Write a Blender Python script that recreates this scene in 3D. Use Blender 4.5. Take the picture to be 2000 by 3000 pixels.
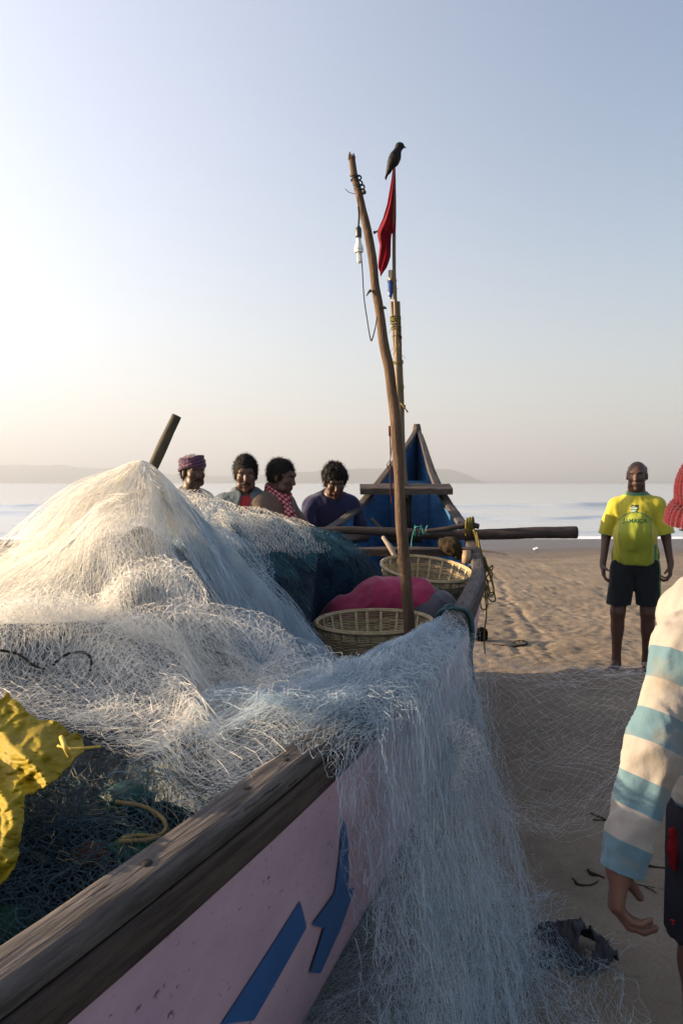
import bpy, math, random
import numpy as np
from mathutils import Vector, Matrix

for o in list(bpy.data.objects):
    bpy.data.objects.remove(o)
SC = bpy.context.scene
COL = SC.collection
random.seed(5)
RNG = np.random.default_rng(11)

# ------------------------------------------------------------------ camera, sky, sun
CAM_H = 1.52
PITCH = math.atan(85 / 2333.33)
cd = bpy.data.cameras.new('camera')
cd.sensor_fit = 'VERTICAL'; cd.sensor_height = 36.0; cd.sensor_width = 24.0; cd.lens = 28.0
cd.clip_start = 0.05; cd.clip_end = 40000
cam = bpy.data.objects.new('camera', cd); COL.objects.link(cam)
cam.location = (0, 0, CAM_H); cam.rotation_euler = (math.pi / 2 - PITCH, 0, 0)
SC.camera = cam

SUN_EL = math.radians(11.0)
SUN_DIR = Vector((-math.cos(SUN_EL), 0.07, math.sin(SUN_EL))).normalized()   # towards the sun
w = bpy.data.worlds.new('World'); SC.world = w; w.use_nodes = True
nt = w.node_tree; nt.nodes.clear()
sky = nt.nodes.new('ShaderNodeTexSky'); sky.sky_type = 'NISHITA'; sky.sun_disc = False
sky.sun_elevation = SUN_EL; sky.sun_rotation = math.radians(-86)
sky.air_density = 1.0; sky.dust_density = 1.5; sky.ozone_density = 2.0; sky.altitude = 0
def _vm(op, a, b=None):
    n = nt.nodes.new('ShaderNodeVectorMath'); n.operation = op
    for i, x in enumerate((a, b)):
        if x is None: continue
        if isinstance(x, tuple): n.inputs[i].default_value = x
        else: nt.links.new(x, n.inputs[i])
    return n.outputs['Value'] if op == 'DOT_PRODUCT' else n.outputs['Vector']
def _m(op, a, b=None, c=None, clamp=False):
    n = nt.nodes.new('ShaderNodeMath'); n.operation = op; n.use_clamp = clamp
    for i, x in enumerate((a, b, c)):
        if x is None: continue
        if isinstance(x, (int, float)): n.inputs[i].default_value = x
        else: nt.links.new(x, n.inputs[i])
    return n.outputs[0]
# hazy morning air: the Nishita sky, whitened towards the horizon and around the sun
HZ_COL = (2.15, 2.12, 2.14); HZ_GLOW = (2.7, 2.35, 2.1); GLOW = (3.0, 2.75, 2.9)
tc = nt.nodes.new('ShaderNodeTexCoord'); dirv = _vm('NORMALIZE', tc.outputs['Generated'])
sx = nt.nodes.new('ShaderNodeSeparateXYZ'); nt.links.new(dirv, sx.inputs[0])
dz_ = _m('ABSOLUTE', sx.outputs['Z'])
fz = _m('MULTIPLY', _m('POWER', _m('SUBTRACT', 1.0, dz_, clamp=True), 4.4), 0.97)
dt = _vm('DOT_PRODUCT', dirv, tuple(SUN_DIR))
g2 = _m('POWER', _m('DIVIDE', _m('ADD', dt, 0.35), 1.35, clamp=True), 1.5)
def _scale(c, f):
    n = nt.nodes.new('ShaderNodeVectorMath'); n.operation = 'SCALE'; n.inputs[0].default_value = c; nt.links.new(f, n.inputs['Scale']); return n.outputs[0]
hzc = _vm('ADD', _scale(HZ_GLOW, g2), HZ_COL)
nz_ = _vm('ADD', _vm('MULTIPLY', sky.outputs[0], (1.0, .86, .80)), _scale(GLOW, g2))
mxs = nt.nodes.new('ShaderNodeMix'); mxs.data_type = 'RGBA'; nt.links.new(fz, mxs.inputs[0]); nt.links.new(nz_, mxs.inputs[6]); nt.links.new(hzc, mxs.inputs[7])
bg = nt.nodes.new('ShaderNodeBackground'); bg.inputs['Strength'].default_value = 0.085
wo = nt.nodes.new('ShaderNodeOutputWorld')
nt.links.new(mxs.outputs[2], bg.inputs[0]); nt.links.new(bg.outputs[0], wo.inputs[0])
sd = bpy.data.lights.new('sun', 'SUN'); sd.energy = 5.0; sd.angle = math.radians(0.6); sd.color = (1.0, 0.74, 0.46)
so = bpy.data.objects.new('sun', sd); COL.objects.link(so)
so.rotation_euler = (-SUN_DIR).to_track_quat('-Z', 'Y').to_euler(); so.location = (-8, 2, 6)
SC.view_settings.view_transform = 'Standard'; SC.view_settings.look = 'None'
SC.view_settings.exposure = 1.92; SC.view_settings.gamma = 1.0
SC.cycles.max_bounces = 6; SC.cycles.diffuse_bounces = 3; SC.cycles.glossy_bounces = 2
SC.cycles.transmission_bounces = 3; SC.cycles.transparent_max_bounces = 8; SC.cycles.volume_bounces = 0

# ------------------------------------------------------------------ helpers
def P(u, v, Y):
    """world point seen at photo pixel (u, v) whose distance ahead is Y"""
    xr = (u - 1000) / 2333.33; up = -(v - 1500) / 2333.33
    cp, sp = math.cos(PITCH), math.sin(PITCH)
    dy = cp + up * sp; dz = -sp + up * cp
    s = Y / dy
    return np.array([xr * s, Y, CAM_H + dz * s])

def Pv(u, v, Y):
    """the same for arrays, result (..., 3)"""
    u, v, Y = np.broadcast_arrays(np.asarray(u, float), v, Y)
    up = -(v - 1500) / 2333.33; cp, sp = math.cos(PITCH), math.sin(PITCH); s = Y / (cp + up * sp)
    return np.stack([(u - 1000) / 2333.33 * s, Y, CAM_H + (-sp + up * cp) * s], -1)

def mesh_obj(name, V, F, mat, parent=None, smooth=True, colors=None, kind=None, midx=None):
    """V (n,3) floats; F array (m,k) or list of faces"""
    me = bpy.data.meshes.new(name)
    V = np.asarray(V, dtype=np.float32)
    if isinstance(F, np.ndarray):
        m, k = F.shape
        me.vertices.add(len(V)); me.vertices.foreach_set('co', V.ravel())
        me.loops.add(m * k); me.loops.foreach_set('vertex_index', F.astype(np.int32).ravel())
        me.polygons.add(m)
        me.polygons.foreach_set('loop_start', np.arange(m, dtype=np.int32) * k)
        me.polygons.foreach_set('loop_total', np.full(m, k, dtype=np.int32))
        me.update(calc_edges=True)
    else:
        me.from_pydata([tuple(map(float, p)) for p in V], [], [tuple(f) for f in F])
    if smooth:
        me.polygons.foreach_set('use_smooth', np.ones(len(me.polygons), dtype=bool))
    if midx is not None:
        me.polygons.foreach_set('material_index', np.asarray(midx, dtype=np.int32))
    if colors is not None:
        ca = me.color_attributes.new('Col', 'FLOAT_COLOR', 'POINT')
        c = np.ones((len(V), 4), dtype=np.float32); c[:, :3] = colors
        ca.data.foreach_set('color', c.ravel())
    me.validate(clean_customdata=False)
    for mm in (mat if isinstance(mat, (list, tuple)) else [mat]):
        me.materials.append(mm)
    o = bpy.data.objects.new(name, me); COL.objects.link(o)
    if parent is not None:
        o.parent = parent; o.matrix_parent_inverse = Matrix.Translation(parent.location).inverted()
    if kind: o['kind'] = kind
    return o

def thing(name, label, cat, loc=(0, 0, 0), group=None):
    o = bpy.data.objects.new(name, None); COL.objects.link(o)
    o.location = tuple(map(float, loc)); o.empty_display_size = 0.1
    o['label'] = label; o['category'] = cat
    if group: o['group'] = group
    return o

def tag(o, label, cat, group=None, kind=None):
    o['label'] = label; o['category'] = cat
    if group: o['group'] = group
    if kind: o['kind'] = kind
    return o

class MB:
    def __init__(s): s.V = []; s.F = []; s.n = 0; s.C = []
    def add(s, V, F, c=None):
        V = np.asarray(V, float)
        s.V.append(V); s.F += [tuple(i + s.n for i in f) for f in F]; s.n += len(V)
        s.C.append(np.tile(np.array(c if c is not None else (1, 1, 1), float), (len(V), 1)))
    def build(s, name, mat, parent=None, smooth=True, col=False):
        return mesh_obj(name, np.vstack(s.V), s.F, mat, parent, smooth, colors=np.vstack(s.C) if col else None)
    def tube(s, pts, rad, n=8, cap=True, c=None, flat=None):
        V, F = tube(pts, rad, n, cap, flat); s.add(V, F, c)
    def box(s, c0, size, R=None, c=None):
        V = np.array([(x, y, z) for x in (-.5, .5) for y in (-.5, .5) for z in (-.5, .5)]) * np.array(size)
        if R is not None: V = V @ np.array(R).T
        s.add(V + np.array(c0), [(0, 1, 3, 2), (4, 6, 7, 5), (0, 4, 5, 1), (2, 3, 7, 6), (0, 2, 6, 4), (1, 5, 7, 3)], c)

def resample(pts, n):
    """smooth Catmull-Rom curve through pts, n points"""
    p = np.asarray(pts, float); m = len(p)
    pp = np.vstack([2 * p[0] - p[1], p, 2 * p[-1] - p[-2]])
    t = np.linspace(0, m - 1 - 1e-9, n); i = t.astype(int); f = (t - i)[:, None]
    a, b, c, d = pp[i], pp[i + 1], pp[i + 2], pp[i + 3]
    return 0.5 * ((2 * b) + (c - a) * f + (2 * a - 5 * b + 4 * c - d) * f ** 2 + (3 * b - a - 3 * c + d) * f ** 3)

def frames(p):
    p = np.asarray(p, float)
    T = np.gradient(p, axis=0); T /= (np.linalg.norm(T, axis=1, keepdims=True) + 1e-12)
    ref = np.array([0, 0, 1.0]) if abs(T[0][2]) < .9 else np.array([1.0, 0, 0])
    N = np.zeros_like(T); n = ref - T[0] * (ref @ T[0]); n /= np.linalg.norm(n); N[0] = n
    for i in range(1, len(p)):
        n = N[i - 1] - T[i] * (N[i - 1] @ T[i]); N[i] = n / (np.linalg.norm(n) + 1e-12)
    return T, N, np.cross(T, N)

def tube(pts, rad, n=8, cap=True, flat=None):
    p = np.asarray(pts, float); m = len(p)
    r = np.broadcast_to(np.asarray(rad, float), (m,))
    T, N, B = frames(p)
    a = np.arange(n) * 2 * math.pi / n
    fl = 1.0 if flat is None else flat
    V = (p[:, None, :] + r[:, None, None] * (np.cos(a)[None, :, None] * N[:, None, :] + fl * np.sin(a)[None, :, None] * B[:, None, :])).reshape(-1, 3)
    F = [(i * n + j, i * n + (j + 1) % n, (i + 1) * n + (j + 1) % n, (i + 1) * n + j) for i in range(m - 1) for j in range(n)]
    if cap:
        F.append(tuple(range(n - 1, -1, -1))); F.append(tuple((m - 1) * n + j for j in range(n)))
    return V, F

def _hash(ix, iy, iz, s):
    h = (ix * 374761393 + iy * 668265263 + iz * 2147483647 + s * 1274126177) & 0xffffffff
    h = ((h ^ (h >> 13)) * 1274126177) & 0xffffffff
    h = ((h ^ (h >> 16)) * 2246822519) & 0xffffffff
    return ((h ^ (h >> 15)) & 0xffffff) / float(0xffffff) * 2 - 1

def vnoise(p, s=0):
    p = np.asarray(p, float); i = np.floor(p).astype(np.int64); f = p - i
    f = f * f * f * (f * (f * 6 - 15) + 10)
    out = 0
    for dx in (0, 1):
        for dy in (0, 1):
            for dz in (0, 1):
                wgt = (f[..., 0] if dx else 1 - f[..., 0]) * (f[..., 1] if dy else 1 - f[..., 1]) * (f[..., 2] if dz else 1 - f[..., 2])
                out = out + wgt * _hash(i[..., 0] + dx, i[..., 1] + dy, i[..., 2] + dz, s)
    return out

def fbm(p, s=0, octv=4, g=0.5):
    p = np.asarray(p, float); out = 0; a = 1
    for k in range(octv):
        out = out + a * vnoise(p * (2.03 ** k) + 17.3 * k, s + k); a *= g
    return out

def cspline(xk, yk):
    xk = np.asarray(xk, float); yk = np.asarray(yk, float); n = len(xk); h = np.diff(xk)
    A = np.eye(n); b = np.zeros(n)
    for i in range(1, n - 1):
        A[i, i - 1] = h[i - 1]; A[i, i] = 2 * (h[i - 1] + h[i]); A[i, i + 1] = h[i]
        b[i] = 6 * ((yk[i + 1] - yk[i]) / h[i] - (yk[i] - yk[i - 1]) / h[i - 1])
    M = np.linalg.solve(A, b)
    def f(x):
        x = np.clip(np.asarray(x, float), xk[0], xk[-1]); i = np.clip(np.searchsorted(xk, x) - 1, 0, n - 2)
        a = xk[i + 1] - x; c = x - xk[i]; hi = h[i]
        return M[i] * a ** 3 / (6 * hi) + M[i + 1] * c ** 3 / (6 * hi) + (yk[i] / hi - M[i] * hi / 6) * a + (yk[i + 1] / hi - M[i + 1] * hi / 6) * c
    return f

# ------------------------------------------------------------------ materials
def mat(name, color, rough=0.8, spec=0.3, noise=0.0, nscale=8.0, color2=None, bump=0.0, bscale=40.0, stretch=(1, 1, 1), metallic=0.0,
        vcol=False, translucent=0.0, sheen=0.0, speck=None, along=False):
    """procedural material: two colours mixed by noise, plus bump"""
    m = bpy.data.materials.new(name); m.use_nodes = True; t = m.node_tree; N = t.nodes; L = t.links
    b = N['Principled BSDF']; b.inputs['Roughness'].default_value = rough
    b.inputs['Specular IOR Level'].default_value = spec; b.inputs['Metallic'].default_value = metallic
    if sheen: b.inputs['Sheen Weight'].default_value = sheen
    tc = N.new('ShaderNodeTexCoord'); mp = N.new('ShaderNodeMapping'); mp.inputs['Scale'].default_value = stretch
    if along:          # grain follows the coordinates stored on the mesh
        aa = N.new('ShaderNodeAttribute'); aa.attribute_name = 'Col'; L.new(aa.outputs['Vector'], mp.inputs[0])
    else: L.new(tc.outputs['Object'], mp.inputs[0])
    def col(c): return (c[0], c[1], c[2], 1)
    out = None
    if vcol:
        a = N.new('ShaderNodeAttribute'); a.attribute_name = 'Col'; out = a.outputs['Color']
    if color2 is not None:
        nz = N.new('ShaderNodeTexNoise'); nz.inputs['Scale'].default_value = nscale; nz.inputs['Detail'].default_value = 6
        nz.inputs['Roughness'].default_value = 0.65
        L.new(mp.outputs[0], nz.inputs['Vector'])
        r = N.new('ShaderNodeValToRGB'); r.color_ramp.elements[0].position = 0.36; r.color_ramp.elements[1].position = 0.64
        r.color_ramp.elements[0].color = col(color); r.color_ramp.elements[1].color = col(color2)
        L.new(nz.outputs['Fac'], r.inputs[0])
        if out is not None:
            mx = N.new('ShaderNodeMix'); mx.data_type = 'RGBA'; mx.blend_type = 'MULTIPLY'; mx.inputs[0].default_value = 1
            L.new(out, mx.inputs[6]); L.new(r.outputs[0], mx.inputs[7]); out = mx.outputs[2]
        else: out = r.outputs[0]
    if speck is not None:     # (colour, scale, threshold): scattered flecks
        n2 = N.new('ShaderNodeTexNoise'); n2.inputs['Scale'].default_value = speck[1]; n2.inputs['Detail'].default_value = 5
        n2.inputs['Roughness'].default_value = .7
        L.new(mp.outputs[0], n2.inputs['Vector'])
        r2 = N.new('ShaderNodeValToRGB'); r2.color_ramp.elements[0].position = speck[2]; r2.color_ramp.elements[1].position = speck[2] + .05
        L.new(n2.outputs['Fac'], r2.inputs[0])
        mx = N.new('ShaderNodeMix'); mx.data_type = 'RGBA'
        L.new(r2.outputs[0], mx.inputs[0])
        if out is not None: L.new(out, mx.inputs[6])
        else: mx.inputs[6].default_value = col(color)
        mx.inputs[7].default_value = col(speck[0]); out = mx.outputs[2]
    if out is not None: L.new(out, b.inputs['Base Color'])
    else: b.inputs['Base Color'].default_value = col(color)
    if bump:
        nb = N.new('ShaderNodeTexNoise'); nb.inputs['Scale'].default_value = bscale; nb.inputs['Detail'].default_value = 6
        L.new(mp.outputs[0], nb.inputs['Vector'])
        bm_ = N.new('ShaderNodeBump'); bm_.inputs['Strength'].default_value = 1.0; bm_.inputs['Distance'].default_value = bump
        L.new(nb.outputs['Fac'], bm_.inputs['Height']); L.new(bm_.outputs[0], b.inputs['Normal'])
    if translucent:
        tr = N.new('ShaderNodeBsdfTranslucent'); ms = N.new('ShaderNodeMixShader'); ms.inputs[0].default_value = translucent
        if out is not None: L.new(out, tr.inputs[0])
        else: tr.inputs[0].default_value = col(color)
        L.new(b.outputs[0], ms.inputs[1]); L.new(tr.outputs[0], ms.inputs[2])
        L.new(ms.outputs[0], N['Material Output'].inputs['Surface'])
    return m
# ------------------------------------------------------------------ the setting
def sand_z(x, y):
    x = np.asarray(x, float); y = np.asarray(y, float)
    base = np.where(y < 9, 0, -0.3 * np.clip((y - 9) / 17.0, 0, 1) ** 1.2)
    base = base - np.where(y > 26, (y - 26) * 0.03, 0)
    p = np.stack([x, y, x * 0], -1)
    d = np.clip(1 - (np.hypot(x, y) - 10) / 20, 0.15, 1)
    n = 0.012 * fbm(p * 1.7, 3, 4) + 0.011 * np.abs(fbm(p * np.array([3.2, 7, 1]) + 4, 8, 4))
    n = n + 0.006 * fbm(p * 17, 9, 2)
    # wheel / drag tracks running up the beach
    for (x0, k, wd) in ((1.15, .13, .05), (1.75, .12, .05), (1.95, .115, .04), (3.6, .02, .12)):
        xc = x0 + k * (y - 8) + 0.05 * np.sin(y * 1.3 + x0 * 5)
        xc = xc + .05 * vnoise(p * np.array([0, 2.5, 0]) + 7, 6); m = np.exp(-((x - xc) / wd) ** 2) * np.clip((y - 6.5) / 1, 0, 1) * np.clip((19 - y) / 4, 0, 1)
        n = n - m * (0.012 + .016 * vnoise(p * np.array([7, 11, 1]), 4))
    pit = np.clip(vnoise(p * np.array([4.2, 4.6, 1]) + 2, 31) - .45, 0, 1)     # footprints pitting the sand
    n = n - .016 * pit * (y > 3)
    return base + n * d

def geo(a, b, n, power=2.2):
    t = np.linspace(0, 1, n); return a + (b - a) * t ** power
xs = np.concatenate([-geo(3, 400, 70, 3)[::-1], np.linspace(-3, 5, 330)[1:-1], geo(5, 400, 70, 3)])
ys = np.concatenate([np.linspace(-60, 0, 25)[:-1], np.linspace(0, 10, 380)[:-1], geo(10, 60, 200, 1.6)])
X, Y = np.meshgrid(xs, ys); Z = sand_z(X, Y)
def gridF(nr, nc):
    i = np.arange(nr - 1)[:, None] * nc + np.arange(nc - 1)[None, :]
    return np.stack([i, i + 1, i + nc + 1, i + nc], -1).reshape(-1, 4)

m_sand = bpy.data.materials.new('sand'); m_sand.use_nodes = True
def sand_nodes(m):
    t = m.node_tree; N = t.nodes; L = t.links; b = N['Principled BSDF']
    tc = N.new('ShaderNodeTexCoord'); g = tc.outputs['Object']
    def noise(scale, det=6, st=None, rough=.6):
        n = N.new('ShaderNodeTexNoise'); n.inputs['Scale'].default_value = scale; n.inputs['Detail'].default_value = det; n.inputs['Roughness'].default_value = rough
        if st:
            mp = N.new('ShaderNodeMapping'); mp.inputs['Scale'].default_value = st; L.new(g, mp.inputs[0]); L.new(mp.outputs[0], n.inputs['Vector'])
        else: L.new(g, n.inputs['Vector'])
        return n.outputs['Fac']
    def ramp(x, *els):
        r = N.new('ShaderNodeValToRGB'); e = r.color_ramp.elements
        while len(e) < len(els): e.new(.5)
        for q, (p_, c) in zip(e, els): q.position = p_; q.color = (*c, 1)
        L.new(x, r.inputs[0]); return r.outputs[0]
    base = ramp(noise(0.9, 8, (1, 1.8, 1)), (.30, (.175, .140, .102)), (.52, (.230, .184, .133)), (.74, (.285, .230, .168)))
    fine = ramp(noise(95, 3), (.3, (.72, .72, .72)), (.7, (1.0, 1.0, 1.0)))
    mx = N.new('ShaderNodeMix'); mx.data_type = 'RGBA'; mx.blend_type = 'MULTIPLY'; mx.inputs[0].default_value = 1
    L.new(base, mx.inputs[6]); L.new(fine, mx.inputs[7])
    # dark bits of weed and shell
    sp = ramp(noise(6.5, 7, (1, 2.6, 1), .72), (.595, (0, 0, 0)), (.69, (1, 1, 1)))
    mx2 = N.new('ShaderNodeMix'); mx2.data_type = 'RGBA'; L.new(sp, mx2.inputs[0]); L.new(mx.outputs[2], mx2.inputs[6]); mx2.inputs[7].default_value = (.11, .085, .06, 1)
    # wet sand towards the water
    sx = N.new('ShaderNodeSeparateXYZ'); L.new(g, sx.inputs[0])
    ad = N.new('ShaderNodeMath'); ad.operation = 'MULTIPLY_ADD'; L.new(noise(.35, 4, (1, .5, 1)), ad.inputs[0]); ad.inputs[1].default_value = 5; L.new(sx.outputs['Y'], ad.inputs[2])
    mr = N.new('ShaderNodeMapRange'); mr.inputs['From Min'].default_value = 19.5; mr.inputs['From Max'].default_value = 23.5; L.new(ad.outputs[0], mr.inputs['Value'])
    mx3 = N.new('ShaderNodeMix'); mx3.data_type = 'RGBA'; L.new(mr.outputs[0], mx3.inputs[0]); L.new(mx2.outputs[2], mx3.inputs[6]); mx3.inputs[7].default_value = (.09, .07, .058, 1)
    L.new(mx3.outputs[2], b.inputs['Base Color'])
    mr2 = N.new('ShaderNodeMapRange'); mr2.inputs['To Min'].default_value = .95; mr2.inputs['To Max'].default_value = .38; L.new(mr.outputs[0], mr2.inputs['Value']); L.new(mr2.outputs[0], b.inputs['Roughness'])
    b.inputs['Specular IOR Level'].default_value = .25
    bu = N.new('ShaderNodeBump'); bu.inputs['Distance'].default_value = .017; bu.inputs['Strength'].default_value = .9
    L.new(noise(9, 9, (1, 1.6, 1), .68), bu.inputs['Height']); L.new(bu.outputs[0], b.inputs['Normal'])
sand_nodes(m_sand)
mesh_obj('beach_sand', np.stack([X, Y, Z], -1).reshape(-1, 3), gridF(len(ys), len(xs)), m_sand, kind='structure')

# sea
m_sea = bpy.data.materials.new('sea_water'); m_sea.use_nodes = True
def sea_nodes(m):
    t = m.node_tree; N = t.nodes; L = t.links; b = N['Principled BSDF']
    tc = N.new('ShaderNodeTexCoord'); a = N.new('ShaderNodeAttribute'); a.attribute_name = 'Col'
    mp = N.new('ShaderNodeMapping'); mp.inputs['Scale'].default_value = (.35, 1.5, 1); L.new(tc.outputs['Object'], mp.inputs[0])
    n = N.new('ShaderNodeTexNoise'); n.inputs['Scale'].default_value = .8; n.inputs['Detail'].default_value = 8; n.inputs['Roughness'].default_value = .65; L.new(mp.outputs[0], n.inputs['Vector'])
    bu = N.new('ShaderNodeBump'); bu.inputs['Distance'].default_value = .05; bu.inputs['Strength'].default_value = .3; L.new(n.outputs['Fac'], bu.inputs['Height']); L.new(bu.outputs[0], b.inputs['Normal'])
    # foam where the attribute and a broken noise agree
    mp2 = N.new('ShaderNodeMapping'); mp2.inputs['Scale'].default_value = (.5, 2.2, 1); L.new(tc.outputs['Object'], mp2.inputs[0])
    n2 = N.new('ShaderNodeTexNoise'); n2.inputs['Scale'].default_value = 1.4; n2.inputs['Detail'].default_value = 7; L.new(mp2.outputs[0], n2.inputs['Vector'])
    sm = N.new('ShaderNodeMath'); sm.operation = 'ADD'; L.new(a.outputs['Fac'], sm.inputs[0]); L.new(n2.outputs['Fac'], sm.inputs[1])
    r = N.new('ShaderNodeValToRGB'); r.color_ramp.elements[0].position = .78; r.color_ramp.elements[1].position = .98; L.new(sm.outputs[0], r.inputs[0])
    mx = N.new('ShaderNodeMix'); mx.data_type = 'RGBA'; L.new(r.outputs[0], mx.inputs[0]); mx.inputs[6].default_value = (.42, .46, .48, 1); mx.inputs[7].default_value = (.8, .83, .85, 1)
    L.new(mx.outputs[2], b.inputs['Base Color'])
    mr = N.new('ShaderNodeMapRange'); mr.inputs['To Min'].default_value = .14; mr.inputs['To Max'].default_value = .9; L.new(r.outputs[0], mr.inputs['Value']); L.new(mr.outputs[0], b.inputs['Roughness'])
sea_nodes(m_sea)
sxs = np.concatenate([-geo(30, 9000, 50, 3)[::-1], np.linspace(-30, 30, 240)[1:-1], geo(30, 9000, 50, 3)])
sys_ = np.concatenate([np.linspace(24.3, 70, 380)[:-1], geo(70, 14000, 120, 3)])
SX, SY = np.meshgrid(sxs, sys_)
pp = np.stack([SX * .12, SY * .05, SX * 0], -1)
wob = 1.3 * fbm(pp, 21, 3); SZ = -0.30 + 0 * SX; foam = 0 * SX
for (yc, h, wd, fo, sd_) in ((26.0, .03, .5, .62, 1), (28.6, .20, .5, .34, 2), (30.6, .10, .4, .1, 7), (37.5, .34, .8, .14, 3), (41, .16, .6, .0, 8), (46.5, .40, .9, .10, 4), (60, .40, 1.1, .0, 5)):
    c = yc + wob * (.35 if yc < 27 else 1.0) + .5 * vnoise(pp * 2.5, 30 + sd_)
    amp = np.clip(.45 + .9 * vnoise(np.stack([SX * .09, SX * 0 + yc, SX * 0], -1), sd_), 0, 1)
    if yc < 27: amp = .8 + 0 * amp
    d_ = SY - c; ridge = np.exp(-(d_ / wd) ** 2); front = np.exp(-((d_ + wd * .7) / (wd * .5)) ** 2)
    SZ += h * amp * ridge; foam += fo * amp * (front if yc > 27 else np.exp(-((d_) / 1.1) ** 2))
SZ += .012 * fbm(np.stack([SX * .6, SY * 1.4, SX * 0], -1), 5, 3) * np.clip((SY - 26) / 4, 0, 1)
mesh_obj('sea_water', np.stack([SX, SY, SZ], -1).reshape(-1, 3), gridF(len(sys_), len(sxs)), m_sea, kind='structure',
         colors=np.repeat(foam.reshape(-1, 1), 3, 1))

# far headlands
m_hill = mat('headland', (.05, .07, .045), .95, .1, color2=(.09, .10, .07), nscale=.02, bump=3, bscale=.05)
def headland(prof, Yc, dep, name):
    us = np.array([q[0] for q in prof]); hs = np.array([q[1] for q in prof])
    u = np.linspace(us[0], us[-1], 160); h = np.interp(u, us, hs) / 2333.33 * Yc
    x = (u - 1000) / 2333.33 * Yc; yy = np.linspace(-1, 1, 15)
    Xh, Yh = np.meshgrid(x, Yc + yy * dep)
    Zh = h[None, :] * np.clip(1 - yy[:, None] ** 2, 0, 1) ** .7
    Zh = Zh * (1 + .10 * fbm(np.stack([Xh * .006, Yh * .004, Xh * 0], -1), 7, 4)) - 2
    mesh_obj(name, np.stack([Xh, Yh, Zh], -1).reshape(-1, 3), gridF(15, 160), m_hill, kind='structure')
headland([(-1500, 10), (-700, 40), (-200, 56), (60, 56), (200, 50), (330, 46), (430, 34), (560, 26), (700, 18), (760, 0)], 6200, 500, 'distant_hill')
headland([(640, 0), (760, 24), (900, 34), (1010, 41), (1150, 42), (1260, 44), (1320, 40), (1352, 30), (1378, 16), (1402, 4), (1430, 0)], 5200, 420, 'near_hill')
headland([(1300, 0), (1420, 5), (1700, 4), (2100, 5), (2600, 12), (3300, 4)], 8200, 500, 'far_hill')
# sea haze
m_haze = bpy.data.materials.new('haze'); m_haze.use_nodes = True
t_ = m_haze.node_tree; t_.nodes.remove(t_.nodes['Principled BSDF'])
pv = t_.nodes.new('ShaderNodeVolumePrincipled'); pv.inputs['Color'].default_value = (.50, .56, .65, 1); pv.inputs['Density'].default_value = 0.00036
pv.inputs['Anisotropy'].default_value = 0.25
t_.links.new(pv.outputs[0], t_.nodes['Material Output'].inputs['Volume'])
hb = MB(); hb.box((0, 7000, 95), (30000, 15200, 200))
hazeo = hb.build('haze', m_haze, smooth=False); hazeo['kind'] = 'stuff'
# ------------------------------------------------------------------ the boat
m_wood = mat('weathered_wood', (.034, .029, .027), .8, .25, color2=(.100, .088, .082), nscale=5, bump=.004, bscale=9, stretch=(13, 1.1, 13), speck=((.022, .016, .013), 5, .62), along=True)
m_wood_dark = mat('dark_wood', (.028, .021, .018), .8, .25, color2=(.07, .052, .044), nscale=6, bump=.004, bscale=9, stretch=(13, 1.1, 13), speck=((.012, .009, .008), 5, .60), along=True)
m_timber = mat('timber', (.040, .030, .025), .8, .25, color2=(.10, .078, .066), nscale=5, bump=.003, bscale=30, stretch=(1.5, 9, 9))
m_timber_dark = mat('dark_timber', (.025, .019, .016), .8, .25, color2=(.06, .045, .038), nscale=6, bump=.003, bscale=30, stretch=(1.5, 9, 9))
m_pink = mat('pink_hull_paint', (.39, .27, .335), .5, .4, color2=(.50, .36, .42), nscale=2.2, bump=.0015, bscale=14, stretch=(2, .8, 2), speck=((.12, .08, .08), 30, .625))
m_blue = mat('blue_hull_paint', (.015, .075, .22), .4, .45, color2=(.02, .10, .29), nscale=4, bump=.001, bscale=20)
m_inblue = mat('blue_interior_paint', (.018, .075, .20), .55, .35, color2=(.035, .14, .30), nscale=5, bump=.003, bscale=12, stretch=(3, 1, 3), speck=((.03, .035, .04), 13, .60))
YK = [-1.6, -0.6, 0.2, .81, 1.36, 2.0, 2.6, 3.13, 3.9, 4.81, 5.4, 5.95, 6.5, 7.0, 7.4, 7.72]
SXK = [-1.80, -1.06, -.62, -.347, -.117, .115, .308, .478, .667, .852, .905, .92, .873, .806, .775, .752]
PXK = [-2.35, -2.25, -2.05, -1.85, -1.65, -1.42, -1.2, -1.03, -.83, -.53, -.28, -.04, .17, .40, .60, .705]
ZK = [1.25, 1.08, 1.02, 1.0, 1.0, 1.0, 1.0, 1.0, 1.005, 1.03, 1.13, 1.24, 1.40, 1.66, 1.90, 2.05]
fS, fP, fZ = cspline(YK, SXK), cspline(YK, PXK), cspline(YK, ZK)
def fK(y):                                                  # keel height
    y = np.asarray(y, float)
    return -0.02 + 1.72 * np.clip((y - 5.6) / 2.2, 0, 1) ** 1.9 + .9 * np.clip((-.4 - y) / 1.3, 0, 1) ** 2
def hull(y, t, side=1, off=0.0, inward=0.0):
    """point on the hull: t 0 at the rail, 1 at the keel; side +1 starboard"""
    y = np.asarray(y, float); t = np.asarray(t, float)
    S, Pp, z = fS(y), fP(y), fZ(y); c = (S + Pp) / 2; wd = (S - Pp) / 2 - inward
    sh = np.where(t < .93, 1 - .34 * t ** 2.2 - .05 * t, (1 - .34 * .93 ** 2.2 - .0465) * np.clip((1 - t) / .07, 0, 1) ** .8)
    k = fK(y) + inward * 1.5
    return np.stack([c + side * (wd * sh + off), y + 0 * t, z + (k - z) * t], -1)

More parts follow.
